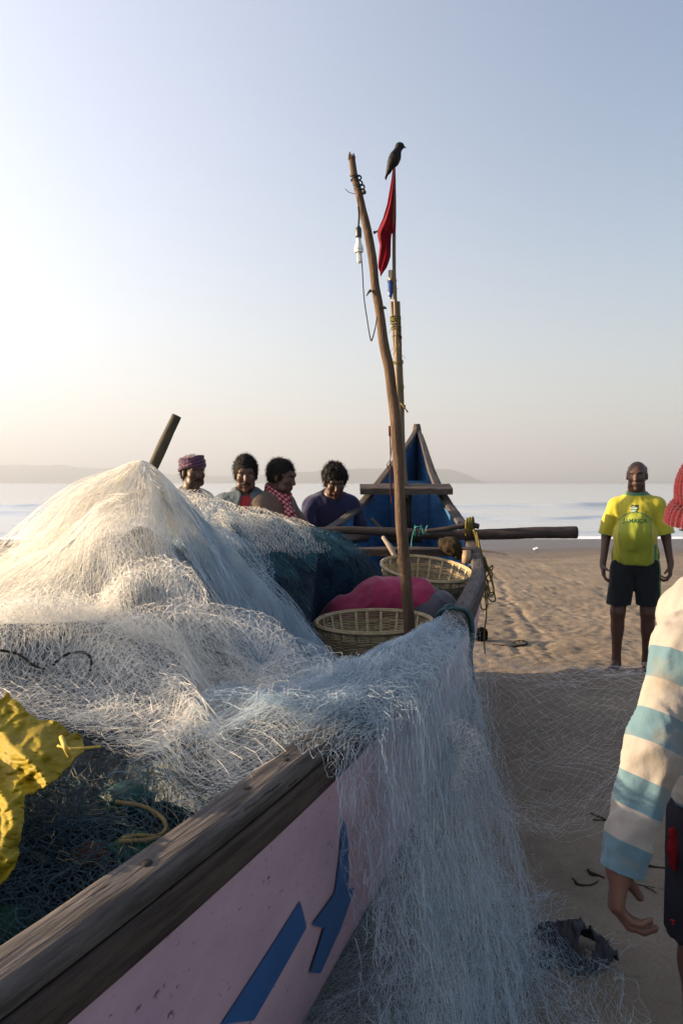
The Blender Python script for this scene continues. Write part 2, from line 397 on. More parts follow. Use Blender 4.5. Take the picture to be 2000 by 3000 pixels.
boat = thing('fishing_boat', 'long wooden boat with pink hull, blue interior and tall pointed bow beached on sand', 'boat', (0, 3, 0))
yy = np.linspace(-1.6, 7.72, 180); tt = np.concatenate([np.linspace(0, .93, 26), np.linspace(.94, 1, 7)])
Yg, Tg = np.meshgrid(yy, tt, indexing='ij')
def two_sides(off, inward):
    A = hull(Yg, Tg, 1, off, inward); B = hull(Yg, Tg, -1, off, inward)
    G = np.concatenate([A, B[:, ::-1][:, 1:]], 1)
    return G.reshape(-1, 3), gridF(G.shape[0], G.shape[1]), G
Vh, Fh, Gh = two_sides(0, 0)
ncol = Gh.shape[1]
V2 = list(map(tuple, Vh)); F2 = [tuple(f) for f in Fh]
F2.append(tuple(range(ncol)))                                # stern closed
F2.append(tuple((179) * ncol + j for j in range(ncol))[::-1])
mesh_obj('hull', V2, F2, m_pink, boat)
Vi, Fi, Gi = two_sides(0, .035)
mesh_obj('inner_planking', Vi, Fi[:, ::-1].copy(), m_inblue, boat)

def sweep(name, prof, side, m, y0=-1.6, y1=7.72, n=260, jit=.0015, seed=1, zoff=0.0, parent=boat, wscale=None):
    """profile points (outward, up) swept along the rail"""
    y = np.linspace(y0, y1, n); x = fS(y) if side > 0 else fP(y); z = fZ(y) + zoff
    c = np.stack([x, y, z], -1); T = np.gradient(c, axis=0); T /= np.linalg.norm(T, axis=1, keepdims=True)
    O = np.stack([T[:, 1], -T[:, 0], 0 * T[:, 0]], -1) * side; O /= np.linalg.norm(O, axis=1, keepdims=True)
    U = np.cross(T, O); U *= np.sign(U[:, 2:3]); 
    pr = np.array(prof, float)
    ws = np.ones(n) if wscale is None else wscale(y)
    G = c[:, None] + ws[:, None, None] * pr[None, :, 0:1] * O[:, None] + pr[None, :, 1:2] * U[:, None]
    G = G + jit * fbm(G * np.array([22, 5, 22]), seed, 3)[..., None] * np.array([1, 0, 1]) - jit * 2.2 * np.clip(fbm(G * 9, seed + 9, 3) - .45, 0, 1)[..., None] * np.array([side, 0, 1])
    k = len(pr); F = [(i * k + j, i * k + (j + 1) % k, (i + 1) * k + (j + 1) % k, (i + 1) * k + j) for i in range(n - 1) for j in range(k)]
    F += [tuple(range(k)), tuple((n - 1) * k + j for j in range(k))[::-1]]
    if side < 0: F = [f[::-1] for f in F]
    s_ = np.cumsum(np.r_[0, np.linalg.norm(np.diff(c, axis=0), axis=1)])
    CC = np.stack(np.broadcast_arrays(pr[None, :, 0] + .37 * side, s_[:, None], pr[None, :, 1]), -1)
    return mesh_obj(name, G.reshape(-1, 3), F, m, parent, colors=CC.reshape(-1, 3))
def fine(prof, step=.012):
    out = []
    for i in range(len(prof)):
        a = np.array(prof[i]); b = np.array(prof[(i + 1) % len(prof)]); q = max(1, int(np.linalg.norm(b - a) / step))
        out += [tuple(a + (b - a) * j / q) for j in range(q)]
    return out
cap_prof = fine([(-.064, -.004), (-.056, .003), (-.002, .004), (.006, .000), (.010, -.007), (.010, -.024), (.004, -.028), (-.060, -.028), (-.066, -.022)], .008)
rub_prof = fine([(.001, -.031), (.008, -.031), (.012, -.035), (.012, -.084), (.008, -.090), (.001, -.090)], .010)
nar = lambda y: np.clip(1 - (y - 6.6) * .38, .5, 1) 
for sd_ in (1, -1):
    sweep('cap_rail', cap_prof, sd_, m_wood, seed=3 + sd_, y1=7.70, jit=.0016, wscale=nar)
    sweep('rubbing_strake', rub_prof, sd_, m_wood_dark, seed=13 + sd_, y1=7.66, jit=.0013, wscale=nar)
# dowel holes along the near rail
m_peg = mat('peg_hole', (.02, .015, .012), .9)
for y in (.62, 1.07, 1.33, 1.47, 1.92, 2.32, 2.9, 3.4, 3.75, 4.3, 4.75, 5.1):
    c = np.array([float(fS(y)) - .030, y, float(fZ(y)) + .0045])
    a = np.arange(10) * 2 * math.pi / 10; b = MB()
    b.add(np.vstack([c + np.stack([.009 * np.cos(a), .012 * np.sin(a), 0 * a - .003], -1), c + np.stack([.006 * np.cos(a), .009 * np.sin(a), 0 * a], -1)]),
          [(j, (j + 1) % 10, 10 + (j + 1) % 10, 10 + j) for j in range(10)] + [tuple(range(10, 20))])
    b.build('peg', m_peg, boat)
# bow post where the rails meet
b = MB(); yv = np.linspace(7.62, 7.84, 8)
pts = [(float((fS(7.72) + fP(7.72)) / 2), 7.76, z) for z in np.linspace(2.085, 1.55, 10)]
b.tube([(.726, 7.70 + .0 * k, 2.088 - k * .055) for k in range(10)], [.030, .042, .046, .046, .046, .046, .044, .042, .04, .04], 12)
b.build('bow_post', m_timber, boat)
# painted stripe and number on the outside of the hull
def decal(poly, name, m, off=.004):
    """poly: list of (Y, t) corners, filled by a fine grid between two chains"""
    (a0, a1, b0, b1) = poly; n = 14; q = 6
    G = []
    for i in range(n + 1):
        for j in range(q + 1):
            f = i / n; g = j / q
            Yv = (a0[0] * (1 - f) + a1[0] * f) * (1 - g) + (b0[0] * (1 - f) + b1[0] * f) * g
            tv = (a0[1] * (1 - f) + a1[1] * f) * (1 - g) + (b0[1] * (1 - f) + b1[1] * f) * g
            G.append(hull(Yv, tv, 1, off))
    return np.array(G).reshape(-1, 3), gridF(n + 1, q + 1)
DEC = []
def hull_px(u, v):
    """(Y, t) on the starboard side seen at a photo pixel"""
    Ys, Ts = np.meshgrid(np.linspace(.6, 3.5, 200), np.linspace(.02, .93, 90), indexing='ij')
    Q = hull(Ys, Ts, 1); cp, sp = math.cos(PITCH), math.sin(PITCH)
    dz = Q[..., 2] - CAM_H; fw = Q[..., 1] * cp - dz * sp; up = Q[..., 1] * sp + dz * cp
    uu = 1000 + Q[..., 0] / fw * 2333.33; vv = 1500 - up / fw * 2333.33
    k = np.unravel_index(np.argmin((uu - u) ** 2 + (vv - v) ** 2), uu.shape)
    return (float(Ys[k]), float(Ts[k]))
for kq, quad in enumerate([((640, 2995), (872, 2640), (740, 2995), (890, 2722)), ((968, 2630), (1000, 2395), (1012, 2650), (1012, 2420)), ((912, 2706), (975, 2618), (985, 2738), (1030, 2600)), ((900, 2850), (944, 2716), (935, 2850), (985, 2734))]):
    V_, F_ = decal([hull_px(*q) for q in quad], 'x', None, .003 + .0008 * kq)
    DEC.append((V_, F_))
b = MB()
for V_, F_ in DEC:
    b = MB(); b.add(V_, F_); b.build('painted_stripe', m_blue, boat)
# thwarts and inner timbers
def plank(name, y, z, dy, th, m, xin=.03, tilt=0.0, over=0.0, side_in=None):
    x0, x1 = float(fP(y)) + xin - over, float(fS(y)) - xin + over
    n = 24; V = []; F = []
    for i in range(n + 1):
        x = x0 + (x1 - x0) * i / n
        for (a, c) in ((-dy / 2, -th / 2), (dy / 2, -th / 2 + tilt), (dy / 2, th / 2 + tilt), (dy / 2 - .01, th / 2 + .003 + tilt), (-dy / 2 + .01, th / 2 + .003), (-dy / 2, th / 2 - .004)):
            V.append((x, y + a + .004 * vnoise(np.array([x * 9, a * 4, c]), 4), z + c + .003 * vnoise(np.array([x * 14, a * 40, c]), 5)))
    k = 6
    F = [(i * k + j, i * k + (j + 1) % k, (i + 1) * k + (j + 1) % k, (i + 1) * k + j) for i in range(n) for j in range(k)]
    F += [tuple(range(k))[::-1], tuple(n * k + j for j in range(k))]
    return mesh_obj(name, V, F, m, boat, smooth=False)
plank('thwart', 6.50, 1.452, .22, .05, m_timber, over=.02, xin=0, tilt=.035)
plank('thwart', 5.15, 1.075, .16, .045, m_timber_dark, xin=.05)
plank('thwart', 4.78, .755, .24, .045, m_timber_dark, xin=.14)
plank('thwart', 3.72, .63, .24, .045, m_timber_dark, xin=.2)
# blue bulkhead and fore deck board behind the thwart, dark socket post at its middle
yb = 6.95; V = []
zz = np.linspace(.0, 1, 12)
for q in zz:
    L_ = hull(yb, .10 + .8 * q, -1, 0, .04); R_ = hull(yb, .10 + .8 * q, 1, 0, .04)
    V += [L_, R_]
n0 = len(V); V = np.array(V); V = np.vstack([V, V + np.array([0, .03, 0])])
F = [(2 * i, 2 * i + 1, 2 * i + 3, 2 * i + 2) for i in range(11)]; F += [tuple(q + n0 for q in f[::-1]) for f in F]
mesh_obj('bulkhead', V, F, m_inblue, boat, smooth=False)
b = MB(); b.box((.515, 6.62, 1.24), (.13, .07, .40)); b.box((.515, 6.62, 1.05), (.30, .06, .05)); b.build('mast_step', m_timber_dark, boat)
for q, y in enumerate((1.9, 2.5, 3.1, 3.7, 4.3, 4.9)):
    for sgn in (1, -1):
        t_ = np.linspace(.03, .92, 14); pts = hull(y + 0 * t_, t_, sgn, -.012, .045)
        b = MB(); b.tube(pts, .022, 6); b.build('rib', m_timber_dark, boat)
t_ = np.linspace(2.0, 6.4, 30)
for q in (-.30, -.1, .1, .3):                                # floor boards
    pts = [((float(fS(y)) + float(fP(y))) / 2 + q * (1 - max(0, y - 4.5) * .3), y, .16 + max(0, y - 5.2) * .35) for y in t_]
    b = MB(); b.tube(pts, .07, 6, flat=.25); b.build('floor_board', m_timber_dark, boat)
b = MB(); b.tube([P(1365, 1650, 4.95), P(1366, 1612, 4.95)], .028, 12); b.build('cleat', mat('pale_wood', (.38, .27, .16), .7, color2=(.26, .18, .11)), boat)
# ------------------------------------------------------------------ the nets
def strands(A, B, wd, slack=0.0, prism=False, seed=0):
    """thin strands from points A to points B (n,3): ribbons turned at random, or three-sided cords"""
    g = np.random.default_rng(seed)
    if slack:
        M = (A + B) / 2; Ld = np.linalg.norm(B - A, axis=1, keepdims=True)
        M = M + g.normal(size=A.shape) * Ld * slack + np.array([0, 0, -1]) * Ld * slack * .8
        A, B = np.vstack([A, M]), np.vstack([M, B])
    n = len(A); D = B - A; D = D / (np.linalg.norm(D, axis=1, keepdims=True) + 1e-9)
    R = g.normal(size=(n, 3)); S = np.cross(D, R); S /= (np.linalg.norm(S, axis=1, keepdims=True) + 1e-9)
    w_ = (wd * g.uniform(.75, 1.25, (n, 1)) if np.isscalar(wd) else np.tile(wd, 2 if slack else 1)[:n, None]) / 2
    if not prism:
        V = np.stack([A - S * w_, A + S * w_, B + S * w_, B - S * w_], 1).reshape(-1, 3)
        return V, (np.arange(n)[:, None] * 4 + np.arange(4)[None]).astype(np.int32)
    T2 = np.cross(D, S); c = [S * w_, (-.5 * S + .866 * T2) * w_, (-.5 * S - .866 * T2) * w_]
    V = np.stack([A + c[0], A + c[1], A + c[2], B + c[0], B + c[1], B + c[2]], 1).reshape(-1, 3)
    b_ = np.arange(n)[:, None] * 6
    F = np.concatenate([b_ + np.array([0, 1, 4, 3]), b_ + np.array([1, 2, 5, 4]), b_ + np.array([2, 0, 3, 5])]).astype(np.int32)
    return V, F

def lattice(fn, a0, a1, b0, b1, su, sv, keep=None, jit=.09, seed=0, torn=0.04):
    """diamond mesh over a parameter patch; returns strand end points"""
    g = np.random.default_rng(seed)
    nu = max(2, int((a1 - a0) / su)); nv = max(2, int((b1 - b0) / sv))
    I, J = np.meshgrid(np.arange(nu), np.arange(nv), indexing='ij')
    a = a0 + (I + .5 * (J % 2) + g.normal(size=I.shape) * jit) * su; b = b0 + (J + g.normal(size=I.shape) * jit) * sv
    Q = fn(a, b); K = np.ones(I.shape, bool) if keep is None else keep(a, b, Q)
    A = []; B = []
    for par in (0, 1):
        j = np.arange(par, nv - 1, 2)
        for d in (0, 1 if par else -1):
            i = np.arange(max(0, -d), nu - max(0, d))
            ii, jj = np.meshgrid(i, j, indexing='ij')
            ok = K[ii, jj] & K[ii + d, jj + 1]
            A.append(Q[ii, jj][ok]); B.append(Q[ii + d, jj + 1][ok])
    A = np.vstack(A); B = np.vstack(B)
    L_ = np.linalg.norm(A - B, axis=1); ok = (g.random(len(A)) > torn) & (L_ < .16)
    return A[ok], B[ok]

def rbf(pts, eps=.02):
    p = np.array(pts, float); xy = p[:, :2]; z = p[:, 2]
    def ker(a, b): 
        r = np.sqrt(((a[:, None] - b[None]) ** 2).sum(-1) + .09 ** 2); return r
    K = ker(xy, xy) + eps * 0 * np.eye(len(p)); Pm = np.hstack([np.ones((len(p), 1)), xy]); n = len(p)
    K = K - eps * np.eye(n)
    A = np.block([[K, Pm], [Pm.T, np.zeros((3, 3))]]); s = np.linalg.solve(A, np.concatenate([z, np.zeros(3)]))
    def f(x, y):
        q = np.stack([np.ravel(x), np.ravel(y)], -1); out = ker(q, xy) @ s[:n] + s[n] + q @ s[n + 1:]
        return out.reshape(np.shape(x))
    return f

# pale net: heights of the heap in the boat
HP = [P(425, 1410, 2.80), P(350, 1480, 2.78), P(490, 1500, 2.85), P(255, 1505, 2.75), P(130, 1600, 2.65), P(0, 1715, 2.45), (-.75, 3.3, 1.22), (-1.1, 3.1, 1.12), (-1.35, 2.7, 1.1),
      P(600, 1570, 3.0), P(700, 1700, 3.1), P(850, 1830, 3.1), P(940, 1960, 2.9), P(425, 1660, 2.40), P(200, 1720, 2.25), P(300, 1850, 2.05),
      P(550, 1760, 2.30), P(740, 1870, 2.45), P(150, 2000, 1.75), P(400, 2060, 1.75), P(650, 2060, 1.95), P(820, 2080, 2.1), P(300, 2200, 1.5), P(500, 2250, 1.5),
      P(650, 2290, 1.45), (-1.25, 2.6, 1.12), (-1.5, 2.0, 1.08), (-1.7, 1.4, 1.0), P(0, 1850, 1.95), P(0, 2110, 1.5), (-1.2, 2.2, 1.14),
      (-.02, 1.75, .97), (.08, 2.1, .93), (.15, 2.4, .87), (.10, 2.9, .68), (.28, 2.9, .70), (.1, 3.2, .55), (-.1, 2.7, .82), (-.3, 1.3, .96), (-1.3, 1.2, .98), (-.1, 3.6, .8), (-.5, 3.6, 1.0)]
hheap = rbf(HP, .01)
def folds(x, y, s=0):
    p = np.stack([x, y, 0 * x], -1)
    q = p + .22 * np.stack([fbm(p * 1.7 + 3.1, s + 1, 3), fbm(p * 1.7 + 9.7, s + 2, 3), 0 * x], -1)
    r = np.exp(-(fbm(q * np.array([1.9, 3.1, 1]), s + 3, 2) / .34) ** 2)
    return r
def heap_h(x, y):
    d = np.hypot(x + .69, y - 2.8)
    edge = np.clip((fS(y) - .06 - x) / .12, 0, 1)
    return hheap(x, y) + (.10 * folds(x, y, 0) - .05) * edge * np.clip(d / .35, .15, 1)

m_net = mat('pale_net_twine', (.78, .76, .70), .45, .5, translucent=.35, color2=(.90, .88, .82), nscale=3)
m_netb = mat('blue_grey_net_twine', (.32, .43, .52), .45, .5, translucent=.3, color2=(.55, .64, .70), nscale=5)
m_core = mat('packed_net', (.030, .045, .062), .95, .1, color2=(.13, .15, .16), nscale=9, bump=.02, bscale=60, speck=((.26, .28, .28), 120, .57))
pale = thing('fishing_net', 'pale white monofilament fishing net heaped in the boat and spilling over its side onto the sand', 'fishing net', (-.5, 2.3, .9))
pale['label'] = 'pale white fishing net heaped high in the boat and spilling over its right side'

def in_boat(x, y, m=.03):
    return (x < fS(y) - m) & (x > fP(y) + m)
# packed core
gx = np.linspace(-1.95, .5, 240); gy = np.linspace(1.40, 3.55, 230); GX, GY = np.meshgrid(gx, gy)
cx = np.clip(GX, fP(GY) + .07, fS(GY) - .10)
d0 = np.hypot(cx + .69, GY - 2.8)
CZ = heap_h(cx, GY) - .035 - .10 * np.exp(-(d0 / .35) ** 2) + .012 * fbm(np.stack([cx * 14, GY * 14, 0 * GX], -1), 4, 3)
edge_ = np.minimum(np.clip((GY - 1.40 - .22 * np.clip((-.25 - cx) / .25, 0, 1)) / .10, 0, 1), np.clip((3.55 - GY) / .3, 0, 1))
CZ = CZ * edge_ + (1 - edge_) * .55
CZ = np.where(np.abs(cx - GX) > .001, np.minimum(CZ, .80), CZ)
mesh_obj('net_heap', np.stack([cx, GY, CZ], -1).reshape(-1, 3), gridF(len(gy), len(gx)), m_core, pale)

AS = []; BS = []
def put(AB): AS.append(AB[0]); BS.append(AB[1])
def warp2(x, y, amp, fr, s):
    p = np.stack([x, y, 0 * x + s * 3.7], -1)
    return x + amp * fbm(p * fr, s, 3), y + amp * fbm(p * fr + 31, s + 50, 3)
for L_ in range(14):
    th = RNG.uniform(0, math.pi); ct, st = math.cos(th), math.sin(th); off = (L_ / 13) * .05 - .028
    sm = RNG.uniform(.021, .029); amp = RNG.uniform(.05, .16); fr = RNG.uniform(1.2, 2.6)
    def fn(a, b, ct=ct, st=st, off=off, amp=amp, fr=fr, L_=L_):
        x = -.7 + a * ct - b * st; y = 2.3 + a * st + b * ct
        x, y = warp2(x, y, amp, fr, L_ + 100)
        p = np.stack([x, y, 0 * x + L_], -1)
        return np.stack([x, y, heap_h(x, y) + off + .022 * fbm(p * 4, L_, 2)], -1)
    def keep(a, b, Q):
        x, y = Q[..., 0], Q[..., 1]
        return in_boat(x, y, .02) & (y > 1.62 - np.clip((x + .50) / .25, 0, 1) * .27 + .08 * vnoise(np.stack([x * 4, 0 * x, 0 * x + L_], -1), 5)) & (y < 3.35)
    put(lattice(fn, -1.7, 1.7, -1.6, 1.6, sm * 1.15, sm, keep, seed=L_))
for L_ in range(4):                                          # cleaner sheets lying on top, their diamonds readable
    th = (.4, 1.3, 2.1, 2.9)[L_]; ct, st = math.cos(th), math.sin(th)
    def fn(a, b, ct=ct, st=st, L_=L_):
        x = -.7 + a * ct - b * st; y = 2.1 + a * st + b * ct
        x, y = warp2(x, y, .12, 1.1, L_ + 150); p = np.stack([x, y, 0 * x + L_], -1)
        return np.stack([x, y, heap_h(x, y) + .028 + .008 * L_ + .016 * fbm(p * 2.5, L_ + 60, 2)], -1)
    def keep(a, b, Q, L_=L_):
        x, y = Q[..., 0], Q[..., 1]
        return in_boat(x, y, .03) & (y > 1.55 - np.clip((x + .50) / .25, 0, 1) * .20) & (y < 2.75) & (fbm(np.stack([x * 1.6, y * 1.6, 0 * x + L_ * 9], -1), 88, 2) > -.25)
    put(lattice(fn, -1.7, 1.7, -1.5, 1.5, .040, .030, keep, seed=170 + L_, jit=.05, torn=.01))
N_CLEAN = len(AS)
# strands hanging from the peak like a curtain
PK = np.array([-.69, 2.80])
for L_ in range(10):
    off = .004 + min(L_, 7) * .006; xo = .008 * (L_ - 7) if L_ > 7 else 0; g_ = RNG.uniform(0, 1)
    def fn(a, b, off=off, L_=L_, g_=g_, xo=xo):
        th = a + .10 * fbm(np.stack([a * 3, b * 2, 0 * a + L_], -1), L_ + 7, 2); r = b
        x = PK[0] + r * np.cos(th) * 1.0; y = PK[1] + r * np.sin(th)
        y = np.minimum(y, 3.4)
        z = heap_h(x, y); dd = np.clip(1 - r / .9, 0, 1)
        z = z + off * (1 + 1.2 * dd) + xo * np.clip(r / .35, 0, 1) * np.clip(1.3 - r, .2, 1) * np.clip(.5 - np.cos(th), .1, 1.2) + .02 * vnoise(np.stack([th * 9, r * 3, 0 * r + L_], -1), 3) * np.clip(r * 3, 0, 1)
        return np.stack([x, y, z], -1)
    def keep(a, b, Q): return in_boat(Q[..., 0], Q[..., 1], -.12 if L_ % 3 == 0 else .0) & (b > .015) & (Q[..., 1] < 3.38) & (fbm(np.stack([a * 7, b * 1.4, 0 * a + L_ * .35], -1), 61, 2) > -.22)
    put(lattice(fn, -math.pi * 1.12 + g_ * .05, math.pi * .35, .02, 1.05 - .05 * (L_ % 4), .027 if L_ < 8 else .050, .036 if L_ < 8 else .05, keep, seed=300 + L_, jit=.09 if L_ < 8 else .22))
# the port edge of the net slumping down outside the boat on the left
for L_ in range(5):
    def fn(a, b, L_=L_):
        y = a; xp = fP(y)
        zz = 1.10 + .10 * np.exp(-((y - 2.7) / .5) ** 2) - b * 1.0 + .02 * fbm(np.stack([a * 6, b * 4, 0 * a + L_], -1), L_, 2)
        return np.stack([xp + .05 - .25 * b - .03 * L_ * b + .03 * fbm(np.stack([a * 5, b * 3, 0 * a + 4 + L_], -1), L_, 2), y, zz], -1)
    put(lattice(fn, 1.5, 3.2, 0, .8, .03, .035, seed=330 + L_))
# billows: rolled folds with an airy edge
def billow(line, r, a0=-20, a1=200, su=.016, sv=.02, layers=3, squash=.8, seed=0, n=60):
    c = resample(line, n); T, N, Bn = frames(c)
    Ln = np.linalg.norm(np.diff(c, axis=0), axis=1).sum()
    H = np.cross(T, np.array([0, 0, 1.0])); H /= np.linalg.norm(H, axis=1, keepdims=True); Uv = np.cross(H, T)
    for L_ in range(layers):
        def fn(a, b, L_=L_):
            q = np.clip(a / Ln * (n - 1), 0, n - 1.001); i = q.astype(int); f = (q - i)[..., None]
            C0 = c[i] * (1 - f) + c[np.minimum(i + 1, n - 1)] * f; h = H[i] * (1 - f) + H[np.minimum(i + 1, n - 1)] * f; u = Uv[i]
            end = np.sin(np.clip(a / Ln, 0, 1) * math.pi) ** .45
            th = np.radians(a0 + b / (r * 2) * (a1 - a0) / 1.0)
            rr = r * (1 - .22 * L_) * end * (1 + .35 * fbm(np.stack([a * 7, th * 1.2, 0 * a + seed + L_], -1), seed + L_, 3))
            return C0 + h * (rr * np.cos(th))[..., None] + u * (rr * squash * np.sin(th))[..., None]
        put(lattice(fn, .0, Ln, 0, r * 2, su, sv * .62, jit=.2, seed=seed + L_ * 7))
BL = [([P(300, 1760, 2.12), P(420, 1700, 2.15), P(520, 1700, 2.15), P(600, 1790, 2.1)], .075),
      ([P(640, 1620, 2.7), P(700, 1600, 2.75), P(760, 1680, 2.75), P(740, 1780, 2.7)], .06),
      ([P(560, 1500, 2.75), P(640, 1500, 2.8), P(640, 1600, 2.7)], .06),
      ([P(300, 1850, 1.95), P(520, 1830, 2.0), P(740, 1870, 2.1), P(830, 1960, 2.1), P(780, 2060, 2.0)], .085),
      ([P(10, 1900, 1.95), P(250, 1900, 1.95), P(420, 1990, 1.85), P(570, 2110, 1.75)], .06),
      ([P(200, 2110, 1.68), P(350, 2090, 1.66), P(520, 2120, 1.62), P(650, 2210, 1.55), P(660, 2300, 1.48)], .045),
      ([P(790, 2090, 1.95), P(860, 2000, 2.0), P(950, 1985, 2.05), P(980, 2060, 2.0)], .075),
      ([P(830, 2180, 1.75), P(980, 2110, 1.85), P(1120, 2030, 2.05), P(1250, 1960, 2.3)], .045),
      ([P(1100, 2020, 2.3), P(1190, 1930, 2.5), P(1320, 1900, 2.6)], .035),
      ([P(1200, 2170, 2.1), P(1330, 2140, 2.15), P(1380, 2220, 2.1), P(1330, 2330, 2.05)], .05),
      ([P(0, 1800, 1.95), P(160, 1790, 2.0), P(290, 1860, 1.95)], .06)]
for k, (ln, r) in enumerate(BL): billow(ln, r, seed=40 + k * 13, layers=3)
A_, B_ = np.vstack(AS), np.vstack(BS)
wd_ = np.clip(.00018 + .00025 * A_[:, 1], .0005, .0009)
shade_side = (A_[:, 0] > -.60 + .14 * fbm(A_ * 2.6, 77, 3) + .55 * np.clip((2.55 - A_[:, 1]) / .5, 0, 1)) & (A_[:, 0] < .2)  # right slope, away from the sun: its shade painted in as bluer, darker twine
V_, F_ = strands(A_[~shade_side], B_[~shade_side], wd_[~shade_side], seed=1)
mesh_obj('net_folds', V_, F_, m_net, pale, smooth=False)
V_, F_ = strands(A_[shade_side], B_[shade_side], wd_[shade_side], seed=11)
mesh_obj('shade_tinted_folds', V_, F_, m_netb, pale, smooth=False)
print('heap strands', len(A_))

# over the rail and down to the sand
AS = []; BS = []
def drape(Y, t, e, s):
    """t 0 inside the boat, 1 on the sand"""
    x0 = fS(Y); e = np.asarray(e, float) + 0 * t
    Z0 = 0 * e
    ri = np.clip((2.65 - Y) / .8, .16, 1.0)
    K = np.stack([np.stack(r, -1) for r in [(-.05 - .29 * ri, Z0, .985 + Z0 - .05 * (1 - ri)), (-.05 - .11 * ri, Z0, 1.015 + Z0 - .03 * (1 - ri)), (-.035 + Z0, Z0, 1.025 + Z0), (.045 + Z0, -.01 + Z0, .985 + Z0),
         (.09 + .3 * e, -.09 + Z0, .72 + Z0), (.15 + .75 * e, -.20 + Z0, .42 + Z0), (.20 + e, -.32 + Z0, .15 + Z0), (.30 + 1.35 * e, -.40 + Z0, .035 + Z0), (.40 + 1.6 * e, -.46 + Z0, .03 + Z0)]], 0)
    q = np.clip(t, 0, 1) * (len(K) - 1); i = np.clip(q.astype(int), 0, len(K) - 2); f = q - i
    f = (f * f * (3 - 2 * f) * .5 + f * .5)[..., None]
    Ka = np.take_along_axis(K, i[None, ..., None], 0)[0]; Kb = np.take_along_axis(K, (i + 1)[None, ..., None], 0)[0]
    D = Ka * (1 - f) + Kb * f
    return x0 + D[..., 0], Y + D[..., 1], D[..., 2]
for L_ in range(21):
    e = RNG.uniform(-.28, .16) if L_ > 3 else RNG.uniform(-.1, .1)
    sp = RNG.uniform(.8, 1.35); ya, yb_ = (1.50 + RNG.uniform(-.1, .25), 2.95 + RNG.uniform(-.25, .12))
    amp = RNG.uniform(.03, .08)
    def fn(a, b, e=e, sp=sp, L_=L_, amp=amp, ya=ya, yb_=yb_):
        t = b / 1.6
        mid = 2.25
        Yv = mid + (a - mid) * (1 + .10 * t) 
        p = np.stack([a * 1.0, b * .7, 0 * a + L_ * 5], -1)
        Yv = Yv + amp * 2.2 * fbm(p * np.array([2.6, 3.5, 1]), L_, 3) - .12 * t * (a - 2.6)
        tt_ = t + .10 * fbm(p * np.array([3, 3, 1]), L_ + 90, 2)
        x, y, z = drape(Yv, tt_, e * (.5 + .5 * t), 0); z = z + (.0012 * L_ + .014 * (.5 + .5 * vnoise(np.stack([a * 4, 0 * a, 0 * a + 3], -1), 8))) * np.clip(1.3 - 3.2 * t, 0, 1) * np.clip((2.75 - Yv) / .6, .08, 1)
        w_ = np.clip(t * 4 - .9, 0, 1)
        x = x + w_ * amp * fbm(p * np.array([6, 2.2, 1]), L_ + 20, 2) + .04 * t * vnoise(p * 2.2, L_)
        z = np.maximum(z + .012 * fbm(p * 9, L_ + 30, 2) + .03 * folds(x, y, 5) * (1 - w_), .012 + .02 * (L_ % 5) * .4)
        # stay outside of the hull
        tz = np.clip((fZ(y) - z) / 1.0, 0, .92); hx = hull(np.clip(y, .5, 5), tz, 1)[..., 0]
        x = np.where(z < .985, np.maximum(x, hx + .008 + .012 * (L_ % 4)), x)
        return np.stack([x, y, z], -1)
    den = (.028 if L_ % 3 else .034) * (1.45 if L_ > 15 else 1); amp *= (.6 if L_ > 15 else 1)
    def keep(a, b, Q, L_=L_):
        n_ = .5 + .5 * fbm(np.stack([a * 2.5, b * 1.6, 0 * a + L_ * 2], -1), 70 + L_, 3)
        dens = np.clip((Q[..., 1] - 1.25) / .55, .0, 1) ** 1.2 * np.where(Q[..., 2] < .9, .95, 1.1)
        return (Q[..., 1] < 3.02) & (n_ < .10 + dens * (.75 if L_ % 2 else 1))
    put(lattice(fn, ya, yb_, 0, 1.55, den * 2.3, den * .55, seed=500 + L_, jit=.10, keep=keep))
# the bulging upper part of the drape, puffed away from the hull just under the rail
for L_ in range(13):
    bul = RNG.uniform(.01, .15); tb = RNG.uniform(.50, .80); ya, yb_ = 1.62 + RNG.uniform(-.06, .25), 2.80 + RNG.uniform(-.35, .1)
    def fn(a, b, L_=L_, bul=bul, tb=tb):
        t = .20 + b * (tb - .20); p = np.stack([a, b * .8, 0 * a + L_ * 4.1], -1)
        Yv = a + .14 * fbm(p * 2.4, L_ + 210, 3) - .06 * b
        x, y, z = drape(Yv, t + .06 * fbm(p * 3, L_ + 220, 2), -.1 + .2 * b, 0)
        puff = bul * np.sin(np.clip((t - .22) / .42, 0, 1) * math.pi) ** .8 * (.5 + .6 * (.5 + .5 * vnoise(p * np.array([3.5, 1.5, 1]), L_ + 230)))
        x = x + puff; z = z + .5 * puff * (t < .5) + .012 * fbm(p * 6, L_ + 240, 2)
        tz = np.clip((fZ(y) - z) / 1.0, 0, .92); hx = hull(np.clip(y, .5, 5), tz, 1)[..., 0]; x = np.where(z < .985, np.maximum(x, hx + .010), x)
        return np.stack([x, y, z], -1)
    def keep(a, b, Q, L_=L_): return (fbm(np.stack([a * 2.2, b * 1.5, 0 * a + L_ * 3], -1), 250, 2) > -.35 + .5 * (b > .8)) & (Q[..., 1] < 2.9)
    put(lattice(fn, ya, yb_, 0, 1.0, .046 if L_ % 3 else .062, .032 if L_ % 3 else .042, seed=560 + L_, jit=.08, keep=keep))
